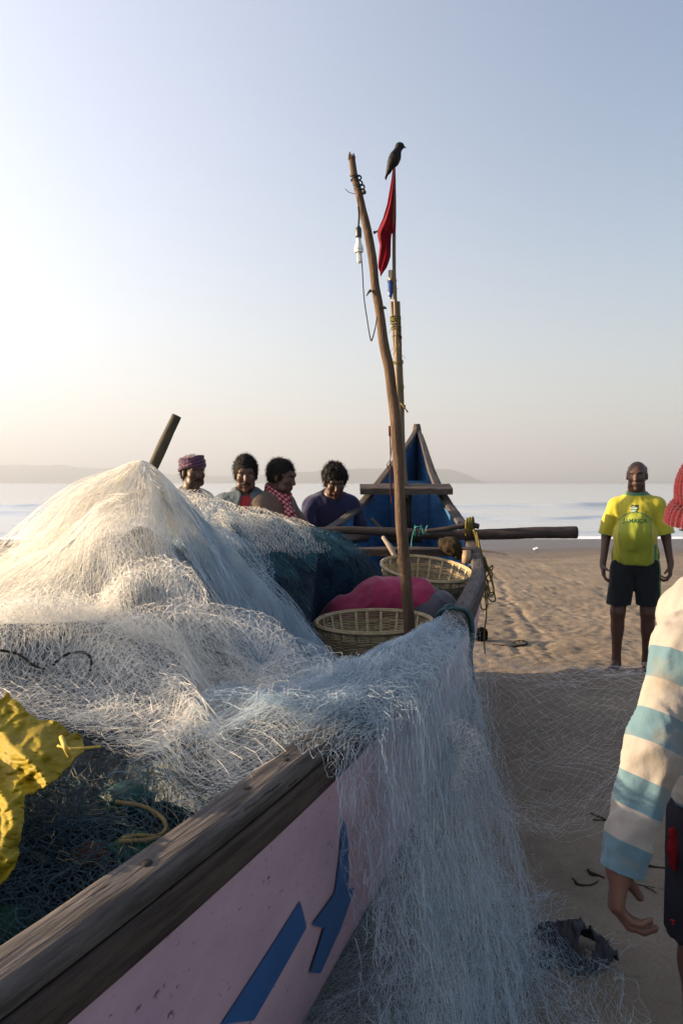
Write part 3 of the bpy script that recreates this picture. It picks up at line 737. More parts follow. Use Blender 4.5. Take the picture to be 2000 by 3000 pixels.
# loose net heaped on the sand at the foot of the drape
for L_ in range(11):
    def fn(a, b, L_=L_):
        x, y = warp2(a, b, .10, 3.0, L_ + 400)
        p = np.stack([x, y, 0 * x + L_], -1)
        hgt = .20 * np.exp(-((x - (fS(y) + .02)) / .26) ** 2) + .02
        return np.stack([x, y, np.maximum(.012 + .006 * L_, hgt * (L_ + 1) / 11 + .035 * fbm(p * 5, L_, 3))], -1)
    def keep(a, b, Q):
        x, y = Q[..., 0], Q[..., 1]
        return (x > fS(y) - .36) & (x < fS(y) + .36 + .14 * vnoise(np.stack([y * 3, 0 * y, 0 * y + L_], -1), 6)) & (y > 1.2) & (y < 2.85)
    put(lattice(fn, -.6, 1.1, 1.1, 2.95, .023, .023, keep, seed=600 + L_, jit=.2))
A_, B_ = np.vstack(AS), np.vstack(BS)
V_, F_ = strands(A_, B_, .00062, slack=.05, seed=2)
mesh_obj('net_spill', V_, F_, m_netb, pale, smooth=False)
print('drape strands', len(A_))

# thin net stretched from the rail to the man at the right
def coons(TL, TR, BL_, BR, sag, s):
    TL, TR, BL_, BR = map(np.array, (TL, TR, BL_, BR))
    def fn(a, b):
        u = a[..., None]; v = b[..., None]
        top = TL * (1 - u) + TR * u; bot = BL_ * (1 - u) + BR * u
        Q = top * (1 - v) + bot * v
        sg = np.sin(np.clip(a, 0, 1) * math.pi) * (sag[0] * (1 - b) + sag[1] * b)
        Q[..., 2] -= sg
        p = np.stack([a * 4, b * 5, 0 * a + s], -1)
        Q += .045 * np.stack([fbm(p * .7, s, 3), fbm(p * .7, s + 3, 2), .6 * fbm(p * .8, s + 5, 2)], -1)
        return Q
    return fn
AS = []; BS = []
for L_, (su, sv, o) in enumerate([(.060, .024, 0), (.085, .032, .05)]):
    fn = coons(P(1370, 1895 + 15 * L_, 2.85), P(1890, 1950 + 20 * L_, 2.25 + o), P(1330, 2420, 2.35), P(1850, 2290, 2.05 + o), (.0, .09), 60 + L_)
    put(lattice(fn, -.03, 1.03, 0, 1.0, su, sv, seed=700 + L_, jit=.07, torn=.01))
# gathered upper and lower cords of that sheet
def gather(pts, n, wob, seed):
    g = np.random.default_rng(seed)
    for k in range(n):
        c = resample(pts, 60); o_ = np.stack([fbm(np.stack([np.linspace(0, 5, 60), np.full(60, k * 1.7), np.full(60, q * 9.0)], -1), seed + q, 3) for q in range(3)], -1)
        c = c + o_ * wob; AS.append(c[:-1]); BS.append(c[1:])
gather([P(1330, 1890, 2.8), P(1500, 1950, 2.6), P(1700, 1965, 2.4), P(1890, 1960, 2.25)], 9, .022, 1)
gather([P(1330, 1960, 2.7), P(1500, 1985, 2.55), P(1700, 1995, 2.35), P(1890, 1985, 2.2)], 6, .03, 2)
gather([P(1400, 2340, 2.2), P(1560, 2420, 2.1), P(1680, 2420, 2.0), P(1850, 2270, 2.0)], 12, .03, 3)
gather([P(1100, 2050, 2.3), P(1300, 2250, 2.3), P(1450, 2500, 2.2), P(1540, 2760, 2.3)], 9, .06, 4)
gather([P(1200, 2000, 2.5), P(1380, 2300, 2.4), P(1560, 2420, 2.15)], 8, .06, 5)
A_, B_ = np.vstack(AS), np.vstack(BS)
V_, F_ = strands(A_, B_, .0007, slack=.02, seed=3)
mesh_obj('stretched_net', V_, F_, mat('thin_net_twine', (.50, .50, .52), .4, .5, translucent=.3), pale, smooth=False)

# dark blue net heaped behind, paler mesh pulled across its top
BP = [P(600, 1480, 3.6), P(700, 1505, 3.9), P(850, 1550, 4.1), P(980, 1600, 4.4), P(1085, 1640, 4.55), P(1118, 1720, 4.5), P(900, 1720, 3.75), P(800, 1640, 3.75), P(900, 1830, 3.5), P(1000, 1800, 3.75),
      P(750, 1660, 3.45), (.27, 4.4, .70), (.0, 4.1, .95), (-.12, 3.7, .9), (-.5, 4.6, 1.2), (0, 4.8, 1.05), (-.9, 3.9, 1.15), (-1.0, 3.4, 1.1), (.25, 4.6, .9), (-.3, 3.25, .95), (-.6, 3.2, 1.2), (.0, 3.2, .6)]
hblue = rbf(BP, .02)
def blue_h(x, y): return hblue(x, y) + .05 * folds(x, y, 12) - .03
m_bcore = mat('packed_blue_net', (.005, .011, .024), .95, .1, color2=(.010, .028, .050), nscale=12, bump=.02, bscale=50)
bnet = thing('fishing_net', 'dark blue fishing net bundled behind the pale heap, beside the cane baskets', 'fishing net', (-.3, 4.0, .8))
gx = np.linspace(-1.1, .40, 120); gy = np.linspace(3.05, 5.0, 120); GX, GY = np.meshgrid(gx, gy)
bxm = lambda y: np.interp(y, [3.0, 4.2, 4.5, 5.0], [-.16, -.13, .27, .30])
cx = np.clip(GX, fP(GY) + .07, bxm(GY))
ed = np.minimum(np.minimum(np.clip((GX + 1.1) / .1, 0, 1), np.clip((.40 - GX) / .12, 0, 1)), np.minimum(np.clip((GY - 3.05) / .1, 0, 1), np.clip((5.0 - GY) / .25, 0, 1)))
CZ = (blue_h(cx, GY) - .02 + .01 * fbm(np.stack([cx * 14, GY * 14, 0 * GX], -1), 5, 3)) * ed + .35 * (1 - ed)
mesh_obj('net_heap', np.stack([cx, GY, CZ], -1).reshape(-1, 3), gridF(len(gy), len(gx)), m_bcore, bnet)
AS = []; BS = []
for L_ in range(9):
    th = RNG.uniform(0, math.pi); ct, st = math.cos(th), math.sin(th); off = L_ * .006 - .01
    def fn(a, b, ct=ct, st=st, off=off, L_=L_):
        x = -.35 + a * ct - b * st; y = 4.0 + a * st + b * ct
        x, y = warp2(x, y, .07, 3.5, L_ + 800); p = np.stack([x, y, 0 * x + L_], -1)
        return np.stack([x, y, blue_h(x, y) + off + .02 * fbm(p * 6, L_, 2)], -1)
    def keep(a, b, Q): return in_boat(Q[..., 0], Q[..., 1], .04) & (Q[..., 1] > 3.1) & (Q[..., 1] < 4.85) & (Q[..., 0] < bxm(Q[..., 1]) + .015)
    put(lattice(fn, -1.2, 1.2, -1.2, 1.2, .026, .024, keep, seed=820 + L_))
A_, B_ = np.vstack(AS), np.vstack(BS)
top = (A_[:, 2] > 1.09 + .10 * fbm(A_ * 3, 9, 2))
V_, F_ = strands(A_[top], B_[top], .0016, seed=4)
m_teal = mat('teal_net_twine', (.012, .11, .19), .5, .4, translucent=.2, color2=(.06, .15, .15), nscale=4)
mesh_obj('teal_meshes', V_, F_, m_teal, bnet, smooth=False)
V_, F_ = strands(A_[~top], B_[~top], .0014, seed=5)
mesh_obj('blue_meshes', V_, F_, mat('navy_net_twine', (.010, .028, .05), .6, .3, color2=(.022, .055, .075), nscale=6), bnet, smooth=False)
# the pale mesh dragged across it towards the men (part of the pale net)
AS = []; BS = []
for L_ in range(9):
    k = L_ * .05
    TLc = [P(445, 1420, 2.85), P(620, 1462, 3.5), P(800, 1508, 4.2), P(935, 1552, 4.75)]
    BLc = [P(520, 1600, 2.75), P(700, 1640, 3.3), P(850, 1640, 3.75), P(985, 1618, 4.2)]
    T_, Bt = resample(TLc, 80), resample(BLc, 80)
    def fn(a, b, L_=L_):
        q = np.clip(a / 2.3, 0, .999) * 79; i = q.astype(int); f = (q - i)[..., None]
        t_ = T_[i] * (1 - f) + T_[np.minimum(i + 1, 79)] * f; u_ = Bt[i] * (1 - f) + Bt[np.minimum(i + 1, 79)] * f
        v = (np.clip(b, 0, 1) ** (1.0 + .25 * (L_ % 3)) )[..., None] * (1 - .06 * L_)
        Q = t_ * (1 - v) + u_ * v
        p = np.stack([a * 3, b * 3, 0 * a + L_ * 3], -1)
        Q[..., 2] += .020 * fbm(p, L_, 3) + .02 * np.sin(b * math.pi) - .008 * L_ + .01
        Q[..., 0] += .02 * fbm(p, L_ + 4, 3)
        return Q
    put(lattice(fn, 0, 2.25 - .12 * L_, 0, 1, .045, .050, seed=860 + L_, jit=.12, keep=lambda a, b, Q, L_=L_: (b > .045 * L_ - .02) | (L_ < 2)))
A_, B_ = np.vstack(AS), np.vstack(BS)
V_, F_ = strands(A_, B_, .0012, seed=6)
mesh_obj('pulled_net', V_, F_, m_net, pale, smooth=False)

# dark green-grey coarse net in the near corner of the boat
dnet = thing('fishing_net', 'coarse dark green-grey fishing net in the near end of the boat under the yellow plastic', 'fishing net', (-.7, 1.1, .9))
DP = [(-.6, 1.42, 1.01), (-.3, 1.38, .955), (-.6, 1.1, .95), (-.9, 1.2, .99), (-.75, .8, .90), (-.5, .8, .87), (-1.2, 1.0, 1.0), (-.22, 1.45, .94), (-.42, 1.0, .89), (-.9, .5, .88), (-.7, .3, .85), (-1.5, .6, .95), (-1.1, 1.45, 1.02), (-.3, 1.15, .90), (-1.5, -.2, .9), (-1.0, -.2, .85)]
hdark = rbf(DP, .01)
def dark_h(x, y): return hdark(x, y) + .05 * folds(x, y, 22) - .025
m_dcore = mat('packed_dark_net', (.008, .012, .014), .95, .1, color2=(.025, .04, .042), nscale=14, bump=.02, bscale=50)
gx = np.linspace(-2.0, .1, 150); gy = np.linspace(-.5, 1.5, 140); GX, GY = np.meshgrid(gx, gy)
cx = np.clip(GX, fP(GY) + .07, fS(GY) - .085)
ed = np.minimum(np.clip((GY + .5) / .3, 0, 1), np.clip((1.5 - GY) / .06, 0, 1))
CZ = (dark_h(cx, GY) - .05 + .012 * fbm(np.stack([cx * 16, GY * 16, 0 * GX], -1), 5, 3)) * ed + .45 * (1 - ed)
mesh_obj('net_heap', np.stack([cx, GY, CZ], -1).reshape(-1, 3), gridF(len(gy), len(gx)), m_dcore, dnet)
AS = []; BS = []
for L_ in range(8):
    th = RNG.uniform(0, math.pi); ct, st = math.cos(th), math.sin(th); off = L_ * .008 - .045
    def fn(a, b, ct=ct, st=st, off=off, L_=L_):
        x = -.7 + a * ct - b * st; y = .95 + a * st + b * ct
        x, y = warp2(x, y, .07, 4, L_ + 900); p = np.stack([x, y, 0 * x + L_], -1)
        return np.stack([x, y, dark_h(x, y) + off + .018 * fbm(p * 8, L_, 2)], -1)
    def keep(a, b, Q):
        x, y = Q[..., 0], Q[..., 1]; lim = 1.47 + .08 * vnoise(np.stack([x * 4, 0 * x, 0 * x + L_], -1), 5) - .10 * (L_ % 3 == 1)
        return in_boat(x, y, .085) & (y < lim) & (y > .3)
    put(lattice(fn, -1.1, 1.1, -1.1, 1.1, .021, .018, keep, seed=920 + L_, jit=.2))
A_, B_ = np.vstack(AS), np.vstack(BS)
V_, F_ = strands(A_, B_, .0015, slack=.09, prism=True, seed=7)
mesh_obj('coarse_meshes', V_, F_, mat('dark_net_twine', (.035, .065, .075), .65, .3, color2=(.08, .14, .16), nscale=7), dnet, smooth=False)
sel = (A_[:, 1] > 1.22) & (RNG.random(len(A_)) < .07)
V_, F_ = strands(A_[sel] + np.array([0, 0, .012]), B_[sel] + np.array([0, 0, .012]), .0013, slack=.12, prism=True, seed=8)
mesh_obj('tan_meshes', V_, F_, mat('tan_net_twine', (.26, .20, .11), .65, .3), dnet, smooth=False)

def ray_on(h, u, v, lift=.0, y0=.5, y1=4.5):
    """point on a net heap seen at a photo pixel"""
    q = Pv(u, v, np.linspace(y0, y1, 500)); i = np.argmax(q[:, 2] <= h(q[:, 0], q[:, 1]) + lift)
    return q[i] if i else P(u, v, 1.5)
# ------------------------------------------------------------------ smooth bodies from blended primitives
class SDF:
    def __init__(s): s.pr = []; s.planes = []; s.disp = None
    def cone(s, a, b, ra, rb, k=.02, flat=None, sub=False):
        """tapered capsule; flat=(axis, factor) squashes it along a world axis"""
        s.pr.append(('c', np.array(a, float), np.array(b, float), ra, rb, k, flat, sub)); return s
    def ell(s, c, r, R=None, k=.02, sub=False):
        s.pr.append(('e', np.array(c, float), np.array(r, float), np.eye(3) if R is None else np.array(R, float), None, k, None, sub)); return s
    def chain(s, pts, rad, k=.02, flat=None):
        for i in range(len(pts) - 1): s.cone(pts[i], pts[i + 1], rad[i], rad[i + 1], k, flat)
        return s
    def cut(s, p, n): s.planes.append((np.array(p, float), np.array(n, float) / np.linalg.norm(n))); return s   # removes the side n points to
    def bbox(s, q):
        if q[0] == 'c':
            m = max(q[3], q[4]); return np.minimum(q[1], q[2]) - m, np.maximum(q[1], q[2]) + m
        m = float(max(q[2])); return q[1] - m, q[1] + m
    def mesh(s, res=.008):
        bb = [s.bbox(q) for q in s.pr if not q[-1]]
        lo = np.min([b[0] for b in bb], 0) - 3 * res; hi = np.max([b[1] for b in bb], 0) + 3 * res
        n = np.ceil((hi - lo) / res).astype(int) + 1
        D = np.full(n, 1.0, np.float32)
        ax = [lo[i] + np.arange(n[i]) * res for i in range(3)]
        for q in s.pr:
            b0, b1 = s.bbox(q); mg = q[5] * 1.2 + 3 * res
            i0 = np.clip(np.floor((b0 - mg - lo) / res).astype(int), 0, n - 1); i1 = np.clip(np.ceil((b1 + mg - lo) / res).astype(int) + 1, 1, n)
            if (i1 <= i0).any(): continue
            G = np.stack(np.meshgrid(ax[0][i0[0]:i1[0]], ax[1][i0[1]:i1[1]], ax[2][i0[2]:i1[2]], indexing='ij'), -1)
            if q[0] == 'c':
                a, b, ra, rb = q[1], q[2], q[3], q[4]
                ba = b - a; pa = G - a; L2 = ba @ ba + 1e-12
                h = np.clip((pa @ ba) / L2, 0, 1); dv = pa - h[..., None] * ba
                if q[6] is not None:
                    axv = np.array(q[6][0], float); axv /= np.linalg.norm(axv); dv = dv + (dv @ axv)[..., None] * axv * (1 / q[6][1] - 1)
                d = np.sqrt((dv ** 2).sum(-1)) - (ra + (rb - ra) * h)
                if q[6] is not None: d = d * max(.6, q[6][1])
            else:
                p = (G - q[1]) @ q[3]; r = q[2]; k0 = np.sqrt(((p / r) ** 2).sum(-1)); k1 = np.sqrt(((p / (r * r)) ** 2).sum(-1)) + 1e-9
                d = np.where(k0 < 1e-6, -r.min(), k0 * (k0 - 1) / k1)
            sl = (slice(i0[0], i1[0]), slice(i0[1], i1[1]), slice(i0[2], i1[2])); E = D[sl]; k = q[5]
            if q[7]:
                d = -d; h = np.clip(.5 - .5 * (E - d) / k, 0, 1); D[sl] = E * (1 - h) + d * h + k * h * (1 - h)
            else:
                h = np.clip(.5 + .5 * (E - d) / k, 0, 1); D[sl] = E * (1 - h) + d * h - k * h * (1 - h)
        if s.planes or s.disp is not None:
            G = np.stack(np.meshgrid(*ax, indexing='ij'), -1)
            if s.disp is not None:
                near = np.abs(D) < .05; D[near] += s.disp(G[near])
            for p, nn in s.planes: D = np.maximum(D, (G - p) @ nn)
        return surface_nets(D, lo, res)

def surface_nets(D, lo, res):
    S = D < 0; n = np.array(D.shape)
    C = np.zeros(n - 1, int); acc = np.zeros((*(n - 1), 3), np.float32); cnt = np.zeros(n - 1, np.float32)
    def sh(A, dx, dy, dz): return A[dx:n[0] - 1 + dx, dy:n[1] - 1 + dy, dz:n[2] - 1 + dz]
    corners = [(i, j, k) for i in (0, 1) for j in (0, 1) for k in (0, 1)]
    tot = sum(sh(S, *c).astype(int) for c in corners); act = (tot > 0) & (tot < 8)
    for c in corners:
        for axx in range(3):
            if c[axx]: continue
            e = list(c); e[axx] = 1; A = sh(D, *c); B = sh(D, *e); cr = (A < 0) != (B < 0)
            t = np.where(cr, A / (A - B + 1e-12), 0)
            for q in range(3): acc[..., q] += np.where(cr, (t if q == axx else c[q]), 0)
            cnt += cr
    idx = np.full(n - 1, -1, int); ids = np.argwhere(act); idx[act] = np.arange(len(ids))
    V = lo + (ids + acc[act] / cnt[act][:, None]) * res
    F = []
    for axx in range(3):
        o1, o2 = (axx + 1) % 3, (axx + 2) % 3
        sl0 = [slice(None)] * 3; sl1 = [slice(None)] * 3; sl0[axx] = slice(0, n[axx] - 1); sl1[axx] = slice(1, n[axx])
        A = S[tuple(sl0)]; B = S[tuple(sl1)]; E = np.argwhere(A != B)
        E = E[(E[:, o1] > 0) & (E[:, o2] > 0) & (E[:, o1] < n[o1] - 1) & (E[:, o2] < n[o2] - 1)]
        if not len(E): continue
        inside = A[tuple(E.T)]
        def cell(d1, d2):
            q = E.copy(); q[:, o1] -= d1; q[:, o2] -= d2; return idx[tuple(q.T)]
        Q = np.stack([cell(1, 1), cell(0, 1), cell(0, 0), cell(1, 0)], 1)
        Q[~inside] = Q[~inside][:, ::-1]; F.append(Q)
    return V, np.vstack(F).astype(np.int32)

def rotz(a): c, s_ = math.cos(a), math.sin(a); return np.array([[c, -s_, 0], [s_, c, 0], [0, 0, 1]])
def rotx(a): c, s_ = math.cos(a), math.sin(a); return np.array([[1, 0, 0], [0, c, -s_], [0, s_, c]])
def roty(a): c, s_ = math.cos(a), math.sin(a); return np.array([[c, 0, s_], [0, 1, 0], [-s_, 0, c]])

def head(S, C, R, s=1.0, wide=1.0):
    """C centre of the head (level of the ears), R columns: right, forward, up"""
    f = lambda x, y, z: C + R @ (np.array([x * wide, y, z]) * s)
    e = lambda c, r, k=.015, sub=False, Q=None: S.ell(f(*c), np.array(r) * s * np.array([wide, 1, 1]), R if Q is None else R @ Q, k * s, sub)
    e((0, -.020, .035), (.074, .094, .084)); e((0, .030, .020), (.062, .066, .070), .03); e((0, .034, -.035), (.057, .056, .062), .03)
    e((0, .050, -.088), (.034, .036, .028), .03); e((0, .078, -.104), (.016, .014, .013), .02)
    for q in (-1, 1):
        e((q * .046, .040, -.070), (.020, .038, .028), .025); e((q * .043, .066, -.018), (.021, .022, .020), .02)      # jaw, cheek
        e((q * .077, -.006, -.002), (.008, .019, .031), .008, Q=rotz(q * -.25)); e((q * .079, .002, -.022), (.006, .010, .012), .008)   # ear
    e((0, .083, .034), (.050, .014, .016), .02)
    for q in (-1, 1):
        e((q * .031, .096, .010), (.018, .014, .011), .012, True); e((q * .031, .078, .010), (.0135, .0125, .0125), .003); S.cone(f(q * .016, .093, .027), f(q * .047, .083, .026), .0055 * s, .004 * s, .008 * s)
    S.cone(f(0, .092, .014), f(0, .110, -.024), .0085 * s, .0125 * s, .012 * s); e((0, .104, -.031), (.019, .013, .010), .01)
    e((0, .088, -.058), (.027, .015, .008), .008); e((0, .086, -.070), (.023, .015, .008), .006)
    e((0, .100, -.0635), (.022, .005, .0018), .004, True)
    S.cone(f(0, -.030, -.055), f(0, -.035, -.15), .054 * s, .056 * s, .03 * s)

def skincol(V, C, R, base, s=1.0, stubble=0.0, brow=True, wide=1.0, grey=False):
    """base skin tone with lips, brows, eyes and beard shadow as real colour"""
    col = np.tile(np.array(base, float), (len(V), 1))
    L = (V - C) @ R / s; x, y, z = L[:, 0] / wide, L[:, 1], L[:, 2]; fr = y > .05
    def blend(m, c): col[:] = col * (1 - m[:, None]) + np.array(c) * m[:, None]
    g = lambda a, b, c, w: np.exp(-(((x - a[0]) / w[0]) ** 2 + ((z - a[1]) / w[1]) ** 2) ** 2) * fr
    lip = g((0, -.064), 0, 0, (.026, .011)); blend(lip * .7, np.array(base) * [.9, .55, .55])
    if stubble: 
        st = np.clip((-.045 - z) / .03, 0, 1) * np.clip((y - .0) / .03, 0, 1) * (1 - lip) * np.clip((z + .14) / .03, 0, 1); blend(st * stubble, (.03, .025, .022))
    for q in (-1, 1):
        if brow: blend(np.clip(g((q * .032, .031), 0, 0, (.021, .0062)) * 1.3, 0, 1) * .9, (.012, .01, .01))
        blend(g((q * .031, .010), 0, 0, (.0115, .0048)) * .85, (.45, .40, .36)); blend(g((q * .031, .010), 0, 0, (.0055, .0062)), (.008, .006, .006))
        blend(g((q * .031, .0165), 0, 0, (.0165, .0028)) * .8, (.015, .01, .01))
    return col

def hair(C, R, s=1.0, top=.016, curly=.006, seed=0, wide=1.0, bald=False, back=-.05, puff=0.0):
    S = SDF(); f = lambda x, y, z: C + R @ (np.array([x * wide, y, z]) * s)
    t = top
    S.ell(f(0, -.022, .038 + puff * .5), np.array([(.074 + t) * wide, .096 + t, .086 + t + puff]) * s, R, .01)
    S.ell(f(0, -.045, -.005), np.array([(.070 + t * .6) * wide, .066 + t * .6, .075]) * s, R, .02)
    for q in (-1, 1): S.cone(f(q * .073, .022, .03), f(q * .072, .022, -.012), .009 * s, .006 * s, .01)
    S.ell(f(0, .095, -.030), np.array([.095, .062, .082]) * s, R, .012, sub=True)      # face opening
    S.ell(f(0, .060, -.075), np.array([.12, .085, .06]) * s, R, .012, sub=True)
    for q in (-1, 1): S.ell(f(q * .088, -.002, -.012), np.array([.02, .022, .034]) * s, R, .008, sub=True)
    if bald: S.ell(f(0, .01, .135), np.array([.085, .125, .105]) * s, R, .01, sub=True); S.ell(f(0, .09, .04), np.array([.09, .075, .09]) * s, R, .01, sub=True)
    S.cut(f(0, 0, back), R @ np.array([0, 0, -1.0]))
    S.disp = lambda p: -curly * (np.abs(vnoise(p * 95, seed)) * 1.6 - .5) - curly * .8 * vnoise(p * 38, seed + 2)
    return S

def hand(S, W, R, s=1.0, curl=(.35, .45, .5, .55), thumb=.5, side=1, k=.006, spread=.05, bend2=1.35):
    """W wrist, R columns: thumb side, along the fingers, back of the hand"""
    f = lambda x, y, z: W + R @ (np.array([x, y, z]) * s)
    kn = [(.030, .088, .004), (.010, .093, .006), (-.011, .089, .004), (-.030, .080, 0)]
    ln = [(.042, .026, .020), (.047, .029, .021), (.043, .027, .021), (.033, .020, .018)]
    rd = [.0092, .0094, .0090, .0080]
    for i, (x, y, z) in enumerate(kn):
        S.cone(f(x * .55, .005, 0), f(x, y, z), .0155 * s, .0115 * s, .012 * s)
        p = np.array([x, y, z], float); a = 0.0; fan = x * spread * 8
        for j, l in enumerate(ln[i]):
            a += curl[i] * (1.0 if j == 0 else bend2)
            d = np.array([math.sin(fan) * math.cos(a), math.cos(fan) * math.cos(a), -math.sin(a)]); q = p + d * l
            S.cone(f(*p), f(*q), rd[i] * s * (1 - .08 * j), rd[i] * s * (1 - .08 * (j + 1)), .0035 * s); p = q
    S.cone(f(.012, .012, -.006), f(.034, .046, -.016), .015 * s, .012 * s, .012 * s)
    t1 = np.array([.034, .046, -.016]); d1 = np.array([.62, .72, -.35 - thumb * .4]); d1 /= np.linalg.norm(d1); t2 = t1 + d1 * .032
    d2 = np.array([.30, .88, -.45 - thumb * .5]); d2 /= np.linalg.norm(d2); t3 = t2 + d2 * .027
    S.cone(f(*t1), f(*t2), .0115 * s, .0105 * s, .006 * s); S.cone(f(*t2), f(*t3), .0105 * s, .0085 * s, .004 * s)
    S.cone(f(0, -.03, 0), f(0, .02, 0), .0225 * s, .023 * s, .02 * s, flat=(R[:, 2], .72))

def Rm(fwd, up=(0, 0, 1)):
    """columns right, forward, up"""
    f = np.array(fwd, float); f /= np.linalg.norm(f); r = np.cross(f, np.array(up, float)); r /= np.linalg.norm(r); return np.stack([r, f, np.cross(r, f)], 1)
def Rh(along, back):
    """hand frame from the finger direction and the back-of-hand direction; thumb side = along x back"""
    y = np.array(along, float); y /= np.linalg.norm(y); z = np.array(back, float); z -= y * (z @ y); z /= np.linalg.norm(z); return np.stack([np.cross(y, z), y, z], 1)

m_skin = mat('skin', (1, 1, 1), .5, .35, vcol=True, color2=(.86, .84, .84), nscale=30)
m_hair = mat('black_hair', (.004, .0035, .0035), .75, .15, color2=(.011, .009, .008), nscale=60)
m_hair_grey = mat('greying_hair', (.05, .045, .045), .7, .3, color2=(.16, .15, .15), nscale=60)
SK = (.055, .029, .020); SKL = (.075, .039, .027)

def cloth_folds(amp, fr, seed, st=(1, 1, .35)):
    def d(p):
        q = p * np.array(st) * fr; q = q + .6 * np.stack([vnoise(q * .6, seed + 5)] * 3, -1)
        return -amp * (1 - np.abs(fbm(q, seed, 3)) * 2.0) 
    return d

def trim(V, F, p, n, region=None):
    """cut a mesh cleanly at a plane (removes the side n points to), only inside region"""
    n = np.array(n, float) / np.linalg.norm(n); d = (V - p) @ n; R_ = np.ones(len(V), bool) if region is None else region(V)
    out = (d > 0) & R_; F = F[~out[F].all(1)]; V = V.copy(); V[out] -= d[out, None] * n
    used = np.unique(F); re = np.full(len(V), -1); re[used] = np.arange(len(used)); return V[used], re[F].astype(np.int32)
def tufts(V, F, n, length, C, seed=0, w=.0012, wild=.5):
    """short strands standing on a hair surface, merged with it"""
    g = np.random.default_rng(seed); i = g.integers(0, len(F), n); A = V[F[i]].mean(1)
    N = np.cross(V[F[i][:, 1]] - V[F[i][:, 0]], V[F[i][:, 3]] - V[F[i][:, 0]]); N /= np.linalg.norm(N, axis=1, keepdims=True) + 1e-9
    N *= np.sign(((A - C) * N).sum(1))[:, None]; d = N + wild * g.normal(size=(n, 3)) + np.array([0, 0, .15]); d /= np.linalg.norm(d, axis=1, keepdims=True)
    V2, F2 = strands(A - N * .002, A + d * length * g.uniform(.4, 1.2, (n, 1)), w, slack=.12, seed=seed)
    return np.vstack([V, V2]), np.vstack([F, F2 + len(V)]).astype(np.int32)
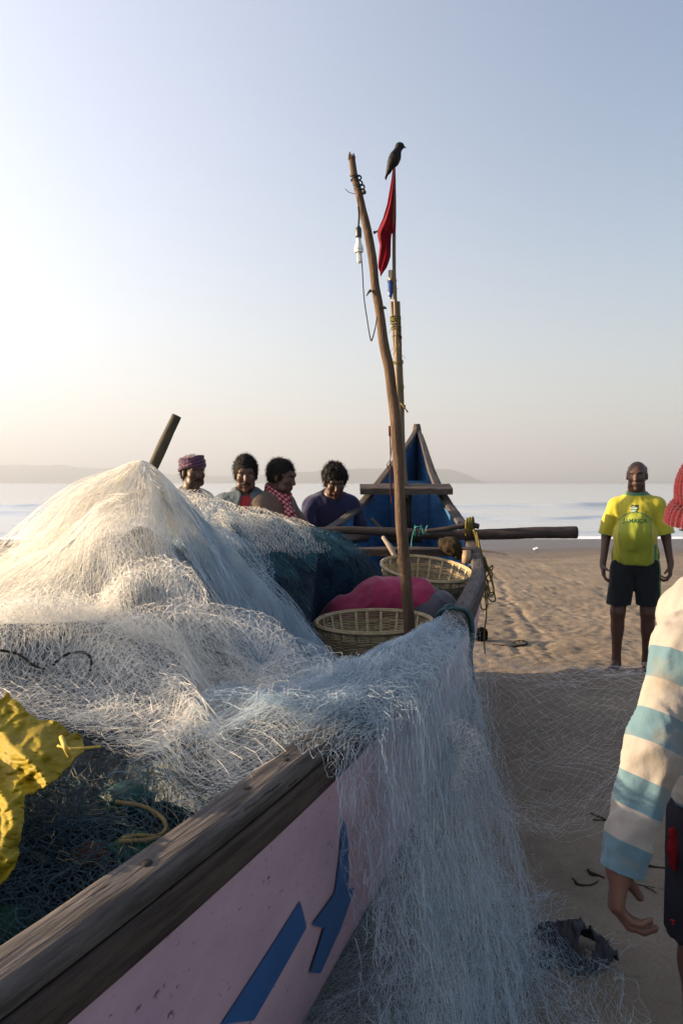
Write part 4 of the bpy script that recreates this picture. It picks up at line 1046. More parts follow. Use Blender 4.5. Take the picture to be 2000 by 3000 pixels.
# ------------------------------------------------------------------ the man in the yellow shirt
def yellow_man():
    O = P(1855, 1962, 6.45); O[2] = float(sand_z(O[0], O[1])) + .0
    s = 1.0
    yaw = math.radians(180 - 22)                            # he faces the camera, a little to his left
    R = rotz(yaw) ; W = lambda x, y, z: O + R @ np.array([x, y, z])   # x his right..: local x = right, y = forward
    t = thing('person', 'man in a yellow and green football shirt and dark shorts standing barefoot on the sand', 'person', O)
    HC = W(-.005, .015, 1.575); HR = R @ rotz(-.05) @ rotx(-.06)
    B = SDF(); head(B, HC, HR, .98, 1.0)
    B.ell(W(0, 0, .98), (.140, .110, .12), R, .05); B.ell(W(.004, .04, 1.09), (.148, .142, .15), R, .06); B.ell(W(0, 0, 1.27), (.145, .100, .13), R, .05)
    for q in (1, -1): B.cone(W(0, -.01, 1.385), W(q * .135, -.01, 1.345), .052, .050, .05); B.cone(W(0, -.005, 1.36), W(0, .0, 1.48), .064, .056, .03)
    arms = {}
    for q in (1, -1):                                        # +1 his right
        sh, el, wr = W(q * .168, -.01, 1.328 if q > 0 else 1.340), W(q * .228, -.035 if q > 0 else -.015, 1.080 if q > 0 else 1.09), W(q * (.245 if q > 0 else .265), .075 if q > 0 else .01, .85 if q > 0 else .87)
        B.chain([sh, el], [.048, .036], .03); B.chain([el, wr], [.037, .024], .02)
        d = wr - el; d = d / np.linalg.norm(d); d = d + R @ np.array([-q * .22, .15, 0])
        hand(B, wr, Rh(d, R @ np.array([q * .9, -.1, .0])) if q < 0 else Rh(d, R @ np.array([q * .9, -.1, .0])) @ np.diag([-1, 1, 1]), .98, curl=(.22, .30, .34, .40) if q > 0 else (.45, .5, .55, .6), thumb=.3)
        arms[q] = (sh, el, wr)
    for q, (kx, ky, ax, ay) in ((1, (.125, .05, .135, .03)), (-1, (.100, .00, .095, -.05))):
        hip, kn, an = W(q * .085, 0, .88), W(q * kx, ky + .015, .475), W(q * ax, ay - .015, .085)
        B.chain([hip, kn], [.095, .057], .05); B.ell(W(q * (kx + .003), ky - .025, .36), (.05, .056, .11), R, .04); B.chain([kn, an], [.052, .034], .03)
        toe = W(q * (ax + .035), ay + .13, .028); B.cone(an, W(q * ax, ay - .03, .035), .034, .034, .02); B.cone(W(q * ax, ay - .02, .035), toe, .034, .026, .025, flat=((0, 0, 1), .75))
        for j in range(5): B.cone(W(q * (ax + .01 + .018 * (2 - j)), ay + .12 - .008 * j, .022), W(q * (ax + .03 + .020 * (2 - j)), ay + .165 - .010 * j, .014), .013, .010 if j else .013, .006)
    V, F = B.mesh(.0065)
    mesh_obj('body', V, F, m_skin, t, colors=skincol(V, HC, HR, (.075, .038, .026), .98, stubble=.25))
    Vh, Fh = tufts(*hair(HC, HR, .98, top=.003, curly=.002, bald=True, seed=3).mesh(.006), 900, .010, HC, 3, .001); mesh_obj('hair', Vh, Fh, m_hair_grey, t)
    M = SDF(); f = lambda x, y, z: HC + HR @ (np.array([x, y, z]) * .98)
    M.cone(f(0, .104, -.050), f(.026, .090, -.056), .005, .004, .004); M.cone(f(0, .104, -.050), f(-.026, .090, -.056), .005, .004, .004); Vm, Fm = M.mesh(.002); mesh_obj('moustache', Vm, Fm, m_hair_grey, t)
    # football shirt
    C = SDF()
    C.ell(W(0, .01, .99), (.162, .138, .16), R, .06); C.ell(W(.004, .05, 1.10), (.168, .164, .16), R, .06); C.ell(W(0, 0, 1.28), (.164, .118, .13), R, .05)
    for q in (1, -1): C.cone(W(0, -.01, 1.385), W(q * .140, -.01, 1.345), .064, .060, .05); C.cone(W(0, -.01, 1.37), W(0, -.004, 1.445), .075, .064, .03)
    C.cone(W(-.03, .0, .92), W(.03, .0, .92), .148, .148, .05, flat=(R[:, 1], .85))
    for q in (1, -1):
        sh, el, wr = arms[q]; C.chain([sh, sh + (el - sh) * 1.0], [.060, .068], .03)
    C.disp = cloth_folds(.0055, 9, 4)
    V, F = C.mesh(.0065)
    keep = None
    sh, el, _ = arms[1]; sl, ell_, _ = arms[-1]
    loc = (V - O) @ R
    Lz, Lx, Ly = loc[:, 2], loc[:, 0], loc[:, 1]
    def below(v, el, sh, fr=.90):
        d = (el - sh); L_ = np.linalg.norm(d); return ((v - sh) @ (d / L_)) > L_ * fr
    V, F = trim(V, F, W(0, 0, .862), R @ np.array([.035, 0, -1.0]))
    for a_, b_, q in ((sh, el, 1), (sl, ell_, -1)):
        V, F = trim(V, F, a_ + (b_ - a_) * .93, b_ - a_, lambda v, b_=b_, q=q: (np.linalg.norm(v - b_, axis=1) < .15) & (((v - O) @ R)[:, 0] * q > .165))
    V, F = trim(V, F, W(0, .0, 1.447), R @ np.array([0, .10, 1.0]), lambda v: (np.abs(((v - O) @ R)[:, 0]) < .088) & (v[:, 2] > 1.42))
    loc = (V - O) @ R
    x, y, z = loc.T
    Y_ = np.array([.36, .33, .018]); G_ = np.array([.22, .26, .016]); DG = np.array([.02, .10, .05])
    col = np.tile(Y_, (len(V), 1))
    torso = (np.abs(x) < .160)
    arch = torso & (z < 1.285 - 3.9 * x ** 2) & (np.abs(x) < .118)
    col[arch] = G_
    rim = torso & (np.abs(z - (1.287 - 3.9 * x ** 2)) < .0045) & (np.abs(x) < .13) & (y > 0); col[rim] = DG
    seam = (np.abs(np.abs(x) - .118) < .004) & torso & (z < 1.24); col[seam] = G_ * .7
    low = torso & (z < 1.08) & (np.abs(x) < .140) & (np.abs(x) >= .118); col[low] = G_ * np.array([1.3, 1.15, 1])
    stripe = (x < -.140) & torso & (z < 1.03); col[stripe] = DG * 1.6
    collar = (z > 1.425 + .10 * (-y)) & (np.abs(x) < .10); col[collar] = (.04, .15, .07)
    for q, (a_, b_) in ((1, (sh, el)), (-1, (sl, ell_))):
        d = b_ - a_; Ln = np.linalg.norm(d); hem = (((V - a_) @ (d / Ln)) > Ln * .912) & (x * q > .168); col[hem] = (.04, .15, .07)
    m_sh = mat('football_shirt_cloth', (1, 1, 1), .65, .3, vcol=True, sheen=.2, color2=(.93, .93, .93), nscale=40)
    o = mesh_obj('shirt', V, F, m_sh, t, colors=col)
    sol = o.modifiers.new('thick', 'SOLIDIFY'); sol.thickness = .003; sol.offset = 0
    shirt_pts = (V, loc)
    # lettering and crest on the chest: flat meshes wrapped on the shirt
    Ry = R
    fr = (y > .02) & torso
    PX, PZ, PY = x[fr], z[fr], y[fr]
    def surf(xx, zz):
        out = []
        for a, c in zip(np.ravel(xx), np.ravel(zz)):
            d2 = (PX - a) ** 2 + (PZ - c) ** 2; i = np.argsort(d2)[:6]; w_ = 1 / (d2[i] + 1e-6); out.append((PY[i] * w_).sum() / w_.sum())
        return np.array(out)
    def wrap(name, V2, F2, m, parent, lift=.0045):
        V2 = np.array(V2, float); yv = surf(V2[:, 0], V2[:, 1]) + lift
        return mesh_obj(name, np.array([W(a, c_, b_) for (a, b_), c_ in zip(V2[:, :2], yv)]), [tuple(f) for f in F2], m, parent)
    m_dg = mat('dark_green_print', (.014, .065, .03), .6, .2)
    cu = bpy.data.curves.new('lettering', 'FONT'); cu.body = 'JAMAICA'; cu.size = .043; cu.align_x = 'CENTER'; cu.resolution_u = 3; cu.offset = .0008; cu.space_character = 1.05
    to = bpy.data.objects.new('tmp_text', cu); COL.objects.link(to)
    dg = bpy.context.evaluated_depsgraph_get(); me = bpy.data.meshes.new_from_object(to.evaluated_get(dg))
    import bmesh as bm_
    bb = bm_.new(); bb.from_mesh(me); bm_.ops.triangulate(bb, faces=bb.faces[:]); bm_.ops.subdivide_edges(bb, edges=[e for e in bb.edges if e.calc_length() > .02], cuts=1)
    bb.verts.ensure_lookup_table(); VV = [(-v.co.x, v.co.y + 1.205) for v in bb.verts]; FF = [[v.index for v in f.verts][::-1] for f in bb.faces]; bb.free()
    bpy.data.objects.remove(to)
    wrap('lettering', VV, FF, m_dg, o)
    # crest: shield with a flag above
    def poly(pts): return [(a, b_) for a, b_ in pts], [list(range(len(pts)))]
    m_sil = mat('crest_silver', (.30, .42, .40), .5, .3); m_blk = mat('crest_black', (.012, .018, .016), .5, .3)
    sx = lambda pts: ([(-a + .012, b_ + 1.318) for a, b_ in pts], [list(range(len(pts)))[::-1]])
    wrap('crest', *sx([(-.020, .028), (.034, .028), (.034, -.006), (.020, -.010), (-.002, .010), (-.022, .006)]), m_blk, o)
    wrap('crest', *sx([(-.028, .002), (.022, .002), (.020, -.014), (.010, -.026), (-.004, -.030), (-.018, -.024), (-.026, -.012)]), m_sil, o, .006)
    wrap('crest', *sx([(-.016, .020), (.030, .002), (.030, -.004), (-.016, .014)]), m_sil, o, .006)
    wrap('crest', *sx([(-.026, -.008), (.021, -.008), (.020, -.013), (-.024, -.013)]), m_dg, o, .0075)
    mk = [(.0 + .003 * math.cos(a) - .075, 1.29 + .012 * math.sin(a)) for a in np.linspace(0, 2 * math.pi, 9)[:-1]]
    wrap('crest', mk, [list(range(8))[::-1]], m_dg, o)
    # shorts
    C = SDF(); C.ell(W(0, .0, .88), (.155, .125, .11), R, .05)
    for q, (kx, ky) in ((1, (.122, .055)), (-1, (.104, .005))):
        C.chain([W(q * .088, 0, .86), W(q * (kx + .003), ky + .01, .50)], [.100, .094], .03)
    C.cut(W(0, 0, .535), R @ np.array([0, 0, -1.0])); C.cut(W(0, 0, .945), (0, 0, 1)); C.disp = cloth_folds(.006, 8, 9)
    V, F = C.mesh(.008); loc = (V - O) @ R; col = np.tile(np.array((.006, .009, .011)), (len(V), 1))
    st_ = (loc[:, 0] < -.155) & (np.abs(loc[:, 1] - .01) < .045) & (np.abs(np.abs(loc[:, 1] - .01) - .022) < .014); col[st_] = (.05, .28, .04)
    mesh_obj('shorts', V, F, mat('dark_shorts_cloth', (1, 1, 1), .85, .2, vcol=True, sheen=.1), t, colors=col)
yellow_man()

# ------------------------------------------------------------------ the four men behind the boat
def torso_prims(B, W, R, sw=.17, hz=0.0, infl=0.0):
    i = infl
    B.ell(W(0, 0, .98), (.150 + i, .110 + i, .13 + i), R, .05); B.ell(W(0, .01, 1.12), (.140 + i, .105 + i, .15 + i), R, .06); B.ell(W(0, 0, 1.28), (.155 + i, .100 + i, .14 + i), R, .05)
    [B.cone(W(0, -.01, 1.385), W(q * (sw - .035), -.01, 1.35), .050 + i, .048 + i, .05) for q in (1, -1)]

def man(label, pos, yaw, headoff, hyaw, hpitch, arms, shirt, trousers, skin=SK, hairkw=None, lean=0.0, zoff=0.0, extra=None, stub=.2, mous=False, group='men standing behind the boat', sleeve=.55, shirt_extra=None, wide=1.0, hr=.007):
    O = np.array(pos, float); R = rotz(yaw); Rl = R @ rotx(-lean)
    def W(x, y, z):
        if z > .95: return O + R @ np.array([0, 0, .95]) + Rl @ np.array([x, y, z - .95])
        return O + R @ np.array([x, y, z])
    t = thing('person', label, 'person', O, group)
    HC = W(*headoff); HR = R @ rotz(hyaw) @ rotx(-hpitch)
    B = SDF(); head(B, HC, HR, .98, wide); torso_prims(B, W, Rl)
    B.cone(W(0, -.01, 1.36), HC + HR @ np.array([0, -.03, -.11]), .062, .056, .03)
    ar = {}
    for q in (1, -1):
        sh = W(q * .170, -.01, 1.335); el, wr, hd, bk, cu = arms[q]
        el, wr = W(*el), W(*wr); B.chain([sh, el], [.046, .035], .03); B.chain([el, wr], [.035, .023], .02)
        d = R @ np.array(hd, float); bkv = R @ np.array(bk, float); H = Rh(d, bkv)
        if q > 0: H = H @ np.diag([-1, 1, 1])
        hand(B, wr, H, .98, curl=(cu, cu * 1.1, cu * 1.2, cu * 1.25), thumb=.6); ar[q] = (sh, el, wr)
    for q in (1, -1):
        B.chain([W(q * .085, 0, .88), W(q * .10, .02, .47), W(q * .105, -.02, .08)], [.090, .055, .035], .04)
        B.cone(W(q * .105, -.04, .035), W(q * .125, .13, .028), .035, .028, .02)
    V, F = B.mesh(hr); mesh_obj('body', V, F, m_skin, t, colors=skincol(V, HC, HR, skin, .98, stubble=stub))
    if hairkw is not None:
        Vh, Fh = tufts(*hair(HC, HR, .98, **hairkw).mesh(.005), 2600, .6 * hairkw.get('curly', .006) + .014, HC, hairkw.get('seed', 1)); mesh_obj('hair', Vh, Fh, m_hair, t)
    if mous:
        M = SDF(); f = lambda x, y, z: HC + HR @ (np.array([x, y, z]) * .98)
        for q in (1, -1): M.cone(f(0, .105, -.048), f(q * .030, .088, -.058), .0075, .005, .004)
        Vm, Fm = M.mesh(.002); mesh_obj('moustache', Vm, Fm, m_hair, t)
    C = SDF(); torso_prims(C, W, Rl, infl=.022); C.cone(W(0, -.012, 1.37), W(0, -.01, 1.43), .078, .068, .03)
    C.ell(W(0, 0, .90), (.165, .125, .10), R, .05)
    for q in (1, -1):
        sh, el, wr = ar[q]
        if sleeve <= 1: C.chain([sh, sh + (el - sh) * sleeve], [.062, .060], .03)
        else: C.chain([sh, el, el + (wr - el) * (sleeve - 1)], [.062, .052, .042], .03)
    C.disp = cloth_folds(.007, 10, int(abs(O[0] * 100)) + 3)
    C.cut(W(0, 0, .84), (0, 0, -1)); C.cut(W(0, .02, 1.435), Rl @ np.array([0, .35, 1.0]))
    V, F = C.mesh(.008); o = mesh_obj('shirt', V, F, shirt, t)
    C = SDF(); C.ell(W(0, 0, .88), (.155, .120, .10), R, .05)
    for q in (1, -1): C.chain([W(q * .085, 0, .86), W(q * .10, .02, .47), W(q * .105, -.02, .14)], [.100, .075, .062], .03)
    C.cut(W(0, 0, .95), (0, 0, 1)); V, F = C.mesh(.012); mesh_obj('trousers', V, F, trousers, t)
    return t, W, R, HC, HR, ar, o

SK = (.055, .029, .020); SKL = (.075, .039, .027)
def cl(n, c, c2=None, **k): return mat(n, c, .85, .15, color2=c2 or tuple(q * .75 for q in c), nscale=12, sheen=.15, **k)
m_tr1, m_tr2 = cl('grey_cloth', (.08, .08, .085)), cl('brown_cloth', (.09, .06, .045))
down = {1: ((.22, .10, 1.12), (.16, .30, 1.10), (-.5, .8, -.1), (.3, .2, .9), .5), -1: ((-.22, .10, 1.12), (-.14, .30, 1.12), (.5, .8, -.1), (-.3, .2, .9), .5)}
def head_at(u, v, Y): return P(u, v, Y)
def place(u, v, Y, hz, yaw, hoff):
    """foot position so that the head centre lands on the pixel"""
    h = P(u, v, Y); return np.array([h[0], h[1], h[2] - hz])
def standing(u, v, Y, yaw, ho, lean):
    h = P(u, v, Y); R = rotz(yaw) @ rotx(-lean); d = R @ (np.array(ho) - np.array([0, 0, .95])) + np.array([0, 0, .95]); o = h - d; return o
# turbaned man
ho = (0, .03, 1.56)
o1 = standing(556, 1385, 5.9, math.radians(-160), ho, .05); 
T1 = man('man in purple striped head wrap and pale shirt, standing nearest the slanting pole', o1, math.radians(-135), ho, -.15, .05, down, cl('cream_shirt_cloth', (.52, .50, .40), (.36, .34, .30)), m_tr1, lean=.05, hairkw=dict(top=.006, curly=.004, seed=5, back=-.07), stub=.6, mous=True, sleeve=1.6)
def turban(t, HC, HR):
    S = SDF(); f = lambda x, y, z: HC + HR @ np.array([x, y, z])
    S.ell(f(0, -.018, .060), (.092, .110, .072), HR, .01); S.cut(f(0, 0, .022), HR @ np.array([0, .25, -1.0]))
    for j in range(6):
        tl = rotx(.18 + .10 * math.sin(j * 2.1)) @ roty(.35 * math.sin(j * 1.7 + .5)); a = np.linspace(0, 2 * math.pi, 26); c = f(0, -.018, .040 + .013 * j)
        rr = (1 - (j / 7.5) ** 2) ** .5
        pts = [c + HR @ tl @ np.array([.090 * rr * math.cos(q), .108 * rr * math.sin(q), .004 * math.sin(3 * q + j)]) for q in a]
        for i in range(25): S.cone(pts[i], pts[i + 1], .0125, .0125, .003)
    S.ell(f(-.02, -.125, .03), (.028, .026, .034), HR, .01)
    S.disp = lambda p: -.003 * (1 - np.abs(vnoise(p * np.array([30, 30, 75]), 4)) * 2)
    V, F = S.mesh(.0045); L_ = (V - HC) @ HR; q = np.sin((L_[:, 2] + .25 * L_[:, 0] + .01 * np.sin(L_[:, 1] * 40)) * 2 * math.pi / .026)
    col = np.where(q[:, None] > .25, np.array([.085, .018, .035]), np.array([.035, .026, .065])); col = np.where((q > .85)[:, None], np.array([.15, .07, .10]), col)
    mesh_obj('head_wrap', V, F, mat('wrap_cloth', (1, 1, 1), .9, .1, vcol=True, sheen=.2), t, colors=col)
turban(T1[0], T1[3], T1[4])
# man in red with a grey-blue jacket
ho = (0, .03, 1.56)
o2 = standing(720, 1392, 5.7, math.radians(-172), ho, .05)
T2 = man('moustached man in red shirt under open grey jacket, beside the man in head wrap', o2, math.radians(-172), ho, .0, .12, down, cl('red_shirt_cloth', (.30, .028, .035)), m_tr2, skin=SKL, lean=.05, hairkw=dict(top=.014, curly=.005, seed=7, puff=.010), stub=.15, mous=True, sleeve=.5)
def jacket(T, m):
    t, W, R, HC, HR, ar, o = T; C = SDF(); Rl = R
    torso_prims(C, W, Rl, infl=.036)
    for q in (1, -1):
        sh, el, wr = ar[q]; C.chain([sh, el, el + (wr - el) * .8], [.074, .062, .052], .03); C.cone(W(q * .075, -.03, 1.43), W(q * .05, .05, 1.40), .030, .026, .02)
    C.ell(W(0, .16, 1.15), (.065, .14, .36), R, .01, sub=True); C.ell(W(0, .02, 1.50), (.062, .075, .12), R, .02, sub=True)
    C.cut(W(0, 0, .86), (0, 0, -1)); C.disp = cloth_folds(.007, 9, 31); V, F = C.mesh(.008); mesh_obj('jacket', V, F, m, t)
jacket(T2, cl('grey_blue_jacket_cloth', (.085, .115, .13)))
# man with a red checked scarf, looking down to the right
ho = (0, .04, 1.55)
o3 = standing(822, 1398, 5.75, math.radians(-130), ho, .12)
reach = {1: ((.24, .16, 1.14), (.17, .40, 1.10), (-.2, 1, -.1), (.3, .1, .9), .6), -1: ((-.22, .18, 1.12), (-.10, .42, 1.12), (.3, 1, -.1), (-.3, .1, .9), .6)}
T3 = man('man in brown jacket with red checked scarf round his neck, looking down', o3, math.radians(-122), ho, .10, .22, reach, cl('brown_jacket_cloth', (.12, .085, .065)), m_tr1, skin=SKL, lean=.12, hairkw=dict(top=.013, curly=.006, seed=9), stub=.2, sleeve=1.85)
def scarf(T):
    t, W, R, HC, HR, ar, o = T; S = SDF(); a = np.linspace(0, 2 * math.pi, 22)
    for j in range(2):
        pts = [W(.078 * math.cos(q) + .004 * j, .02 + .078 * math.sin(q), 1.445 - .03 * j - .035 * math.sin(q)) for q in a]
        for i in range(21): S.cone(pts[i], pts[i + 1], .021, .021, .006)
    S.chain([W(.02, .10, 1.39), W(.035, .155, 1.30), W(.04, .165, 1.18), W(.03, .155, 1.05)], [.022, .026, .030, .024], .01); S.chain([W(-.01, .10, 1.38), W(-.02, .15, 1.28), W(-.03, .155, 1.15)], [.02, .024, .024], .01)
    S.disp = lambda p: -.006 * (1 - np.abs(vnoise(p * 45, 14)) * 2)
    V, F = S.mesh(.006); q = np.sin(V[:, 0] * 150 + 30 * V[:, 2]) * np.sin(V[:, 2] * 170 + V[:, 1] * 40)
    col = np.where(q[:, None] > .15, np.array([.42, .26, .27]), np.array([.22, .02, .035])); mesh_obj('scarf', V, F, mat('scarf_cloth', (1, 1, 1), .9, .1, vcol=True), t, colors=col)
scarf(T3)
# youngest, in navy, hands mending mesh on the rail
ho = (0, .06, 1.54)
o4 = standing(964, 1412, 6.15, math.radians(-178), ho, .22)
mend = {1: ((.23, .18, 1.13), (.03, .36, 1.20), (-1, .35, .15), (.2, .6, .7), .6), -1: ((-.24, .16, 1.12), (-.09, .38, 1.18), (.8, .55, .1), (-.2, .5, .8), .7)}
T4 = man('curly haired young man in navy shirt, head bowed over his hands at the rail', o4, math.radians(-165), ho, -.05, .42, mend, cl('navy_shirt_cloth', (.014, .015, .052)), m_tr2, skin=SKL, lean=.22, hairkw=dict(top=.022, curly=.011, seed=12, puff=.006), stub=.0, sleeve=.6)

# ------------------------------------------------------------------ the man bending down inside the boat
def bent_man():
    hipc = P(1262, 1790, 4.12); hd = P(960, 1830, 4.22)
    t = thing('person', 'person in pink T-shirt bent double inside the boat between the two baskets', 'person', (hipc[0], hipc[1], .25))
    B = SDF(); C = SDF()
    sp = [P(1262, 1800, 4.12), P(1220, 1775, 4.14), P(1120, 1775, 4.17), P(1030, 1830, 4.19), P(960, 1905, 4.22)]
    B.chain(sp, [.13, .118, .125, .135, .10], .06); 
    C.chain([P(1245, 1797, 4.12)] + sp[1:4] + [P(985, 1880, 4.20)], [.128, .134, .141, .15, .14], .05)
    neck = P(930, 1960, 4.25); HC = P(915, 2020, 4.27); HR = Rm((.2, -.3, -1), (-1, 0, 0))
    B.cone(sp[-1], HC, .06, .055, .03); head(B, HC, HR, .97)
    for q in (1, -1):
        sh = P(985, 1890, 4.20) + np.array([0, q * .15, 0]); el = sh + np.array([.05, q * .05, -.26]); wr = el + np.array([.10, -q * .03, -.22])
        B.chain([sh, el, wr], [.048, .036, .024], .02); hand(B, wr, Rh((.3, 0, -1), (-1, q * .3, 0)) @ np.diag([q * 1.0, 1, 1]), .97); C.chain([sh, sh + (el - sh) * .5], [.068, .068], .03)
        hip = hipc + np.array([.02, q * .085, -.02]); kn = np.array([hip[0] + .03 - .10, hip[1] - .08, .48]); an = np.array([kn[0] + .10, kn[1] + .10, .28]) 
        an = kn + np.array([.10, .04, -.26]); B.chain([hip, kn, an], [.10, .056, .036], .04); B.cone(an, an + np.array([-.16, -.04, -.03]), .035, .026, .02)
    V, F = B.mesh(.009); mesh_obj('body', V, F, m_skin, t, colors=skincol(V, HC, HR, SK, .97))
    Vh, Fh = hair(HC, HR, .97, seed=22).mesh(.007); mesh_obj('hair', Vh, Fh, m_hair, t)
    fo = cloth_folds(.011, 6.5, 41, (1.3, .6, .8))
    C.disp = fo
    C.cut(P(1290, 1760, 4.07), (1, 0, .55)); V, F = C.mesh(.008)
    mesh_obj('shirt', V, F, mat('pink_shirt_cloth', (.27, .024, .070), .85, .15, color2=(.20, .018, .055), nscale=10, sheen=.2), t)
    S = SDF(); S.chain([P(1215, 1800, 4.12), P(1268, 1808, 4.12), P(1285, 1830, 4.12)], [.125, .134, .132], .04)
    for q in (1, -1):
        hip = hipc + np.array([.02, q * .085, -.02]); kn = np.array([hip[0] - .07, hip[1] - .08, .48]); S.chain([hip, kn], [.115, .085], .04)
    S.disp = cloth_folds(.008, 9, 44, (1.2, .6, .8)); V, F = S.mesh(.009); mesh_obj('shorts', V, F, cl('grey_shorts_cloth', (.06, .06, .075)), t)
bent_man()

# ------------------------------------------------------------------ the near man at the right edge, back view
def striped(name):
    """blue and off-white bands from a phase stored on the mesh, with smudged dirt"""
    m = mat(name, (1, 1, 1), .8, .2, sheen=.15, bump=.0008, bscale=160); t = m.node_tree; N = t.nodes; L = t.links; b = N['Principled BSDF']
    a = N.new('ShaderNodeAttribute'); a.attribute_name = 'Col'; sp = N.new('ShaderNodeSeparateColor'); L.new(a.outputs['Color'], sp.inputs[0])
    def mth(op, x, y):
        n = N.new('ShaderNodeMath'); n.operation = op; L.new(x, n.inputs[0])
        if isinstance(y, (int, float)): n.inputs[1].default_value = y
        else: L.new(y, n.inputs[1])
        return n.outputs[0]
    def mix(f, c1, c2):
        n = N.new('ShaderNodeMix'); n.data_type = 'RGBA'
        if isinstance(f, float): n.inputs[0].default_value = f
        else: L.new(f, n.inputs[0])
        for i, c in ((6, c1), (7, c2)):
            if isinstance(c, tuple): n.inputs[i].default_value = (*c, 1)
            else: L.new(c, n.inputs[i])
        return n.outputs[2]
    st = mth('LESS_THAN', mth('MODULO', mth('MULTIPLY', sp.outputs[0], 40.0), 2.0), 1.0)
    base = mix(st, (.255, .238, .215), (.080, .150, .185))
    base = mix(mth('MULTIPLY', sp.outputs[1], .55), base, (.20, .165, .12))
    L.new(base, b.inputs['Base Color']); return m

def near_man():
    Fc = np.array([.36, .93, 0]); Fc /= np.linalg.norm(Fc); yaw = math.atan2(-Fc[0], Fc[1]); R = rotz(yaw)
    O = np.array([.935, 1.77, 0.0]); W = lambda x, y, z: O + R @ np.array([x, y, z * .905])
    t = thing('person', 'man in red knitted cap and blue striped shirt, seen from behind at right edge', 'person', O)
    HC = P(2140, 1512, 1.60); HR = Rm((.70, .70, -.12))
    B = SDF(); head(B, HC, HR, 1.0)
    torso_prims(B, W, R); neckb = W(.0, -.02, 1.34); B.cone(neckb, HC + HR @ np.array([0, -.03, -.10]), .064, .057, .03)
    shl = P(2008, 1905, 1.63); ell_ = P(1918, 2200, 1.57); wrl = P(1812, 2550, 1.53)
    B.chain([W(-.10, 0, 1.33), shl, ell_], [.055, .044, .036], .03); B.chain([ell_, wrl], [.037, .025], .02)
    d = np.array([-.10, -.05, -1.0])
    H = Rh(d, (-.92, .25, .10)); H = H if (H[:, 0] @ np.array([.2, 1, 0])) > 0 else H @ np.diag([-1, 1, 1])
    f = lambda x, y, z: wrl + H @ np.array([x, y, z])
    hand(B, wrl + np.array([0.004, 0, .020]), H, 1.0, curl=(.72, .76, .80, .86), thumb=.5, bend2=.85, spread=.01)
    shr = W(.185, -.01, 1.31); elr = W(.25, .12, 1.10); wrr = W(.10, .34, 1.08)
    B.chain([shr, elr, wrr], [.048, .037, .025], .03); hand(B, wrr, Rh((-.3, 1, 0), (.3, 0, 1)), 1.0, curl=(.9, .9, .9, .9))
    for q in (1, -1):
        B.chain([W(q * .085, 0, .84), W(q * .098, .01, .45), W(q * .105, -.02, .08)], [.078, .053, .035], .04); B.cone(W(q * .105, -.04, .035), W(q * .125, .14, .028), .035, .028, .02)
    V, F = B.mesh(.0052); mesh_obj('body', V, F, m_skin, t, colors=skincol(V, HC, HR, (.12, .060, .040)))
    Vh, Fh = tufts(*hair(HC, HR, 1.0, top=.006, curly=.004, seed=33, back=-.085).mesh(.005), 2500, .016, HC, 33); mesh_obj('hair', Vh, Fh, m_hair, t)
    # knitted cap with a rolled brim: ribs run over the crown
    S = SDF(); S.ell(HC + HR @ np.array([0, -.025, .045]), (.096, .114, .102), HR, .02); S.cut(HC + HR @ np.array([0, 0, .0]), HR @ np.array([0, .28, -1.0]))
    a = np.linspace(0, 2 * math.pi, 40); c0 = HC + HR @ np.array([0, -.024, -.002]); rl = HR @ rotx(.30)
    pts = [c0 + rl @ np.array([.094 * math.cos(q), .112 * math.sin(q), 0]) for q in a]
    for i in range(39): S.cone(pts[i], pts[i + 1], .030, .030, .008, flat=(tuple(HR @ np.array([math.cos(a[i]), math.sin(a[i]), 0])), .52))
    def knit(p):
        L_ = (p - HC) @ HR; an = np.arctan2(L_[:, 1] + .025, L_[:, 0]); return -.0022 * np.sin(an * 46) - .0007 * np.sin(L_[:, 2] * 900)
    S.disp = knit; V, F = S.mesh(.0026)
    mesh_obj('knitted_cap', V, F, mat('red_wool', (.09, .003, .010), .9, .1, color2=(.05, .002, .005), nscale=120, bump=.002, bscale=300, sheen=.3), t)
    # shirt
    C = SDF(); torso_prims(C, W, R, infl=.028); C.cone(W(0, -.02, 1.33), W(-.02, -.01, 1.39), .085, .072, .03); C.ell(W(0, 0, .90), (.176, .138, .19), R, .05)
    C.chain([W(-.08, 0, 1.34), shl], [.070, .059], .05)
    C.chain([shl, ell_], [.059, .048], .04); C.chain([ell_, wrl], [.048, .036], .03)
    C.chain([shr, elr, elr + (wrr - elr) * .8], [.07, .058, .046], .03)
    ax = (wrl - ell_) / np.linalg.norm(wrl - ell_)
    g1 = cloth_folds(.0075, 8, 51, (1.0, 1.0, .7)); g2 = cloth_folds(.0030, 22, 57, (1.0, 1.0, .8)); C.disp = lambda p: g1(p) + g2(p)
    V, F = C.mesh(.0055)
    L_ = (V - O) @ R
    V, F = trim(V, F, wrl, ax + np.array([0, 0, 0]), lambda v: np.linalg.norm(v - wrl, axis=1) < .16)
    V, F = trim(V, F, W(0, 0, .862), (-.1, 0, -1.0), lambda v: ((v - wrl) @ np.array([1.0, 0, 0]) > .12))
    L_ = (V - O) @ R
    # stripes: around the sleeve along the arm, level on the body
    def seg(p, a_, b_):
        d_ = b_ - a_; l = np.linalg.norm(d_); h = ((p - a_) @ d_) / l; dist = np.linalg.norm(p - a_ - np.clip(h, 0, l)[:, None] * d_ / l, axis=1); return h, dist, l
    h1, d1, l1 = seg(V, shl, ell_); h2, d2, l2 = seg(V, ell_, wrl)
    on_arm = (np.minimum(d1, d2) < .095) & (L_[:, 0] < -.13) & (h1 > -.02)
    s_arm = np.where((d1 < d2) | (h2 < 0), h1, l1 + h2)
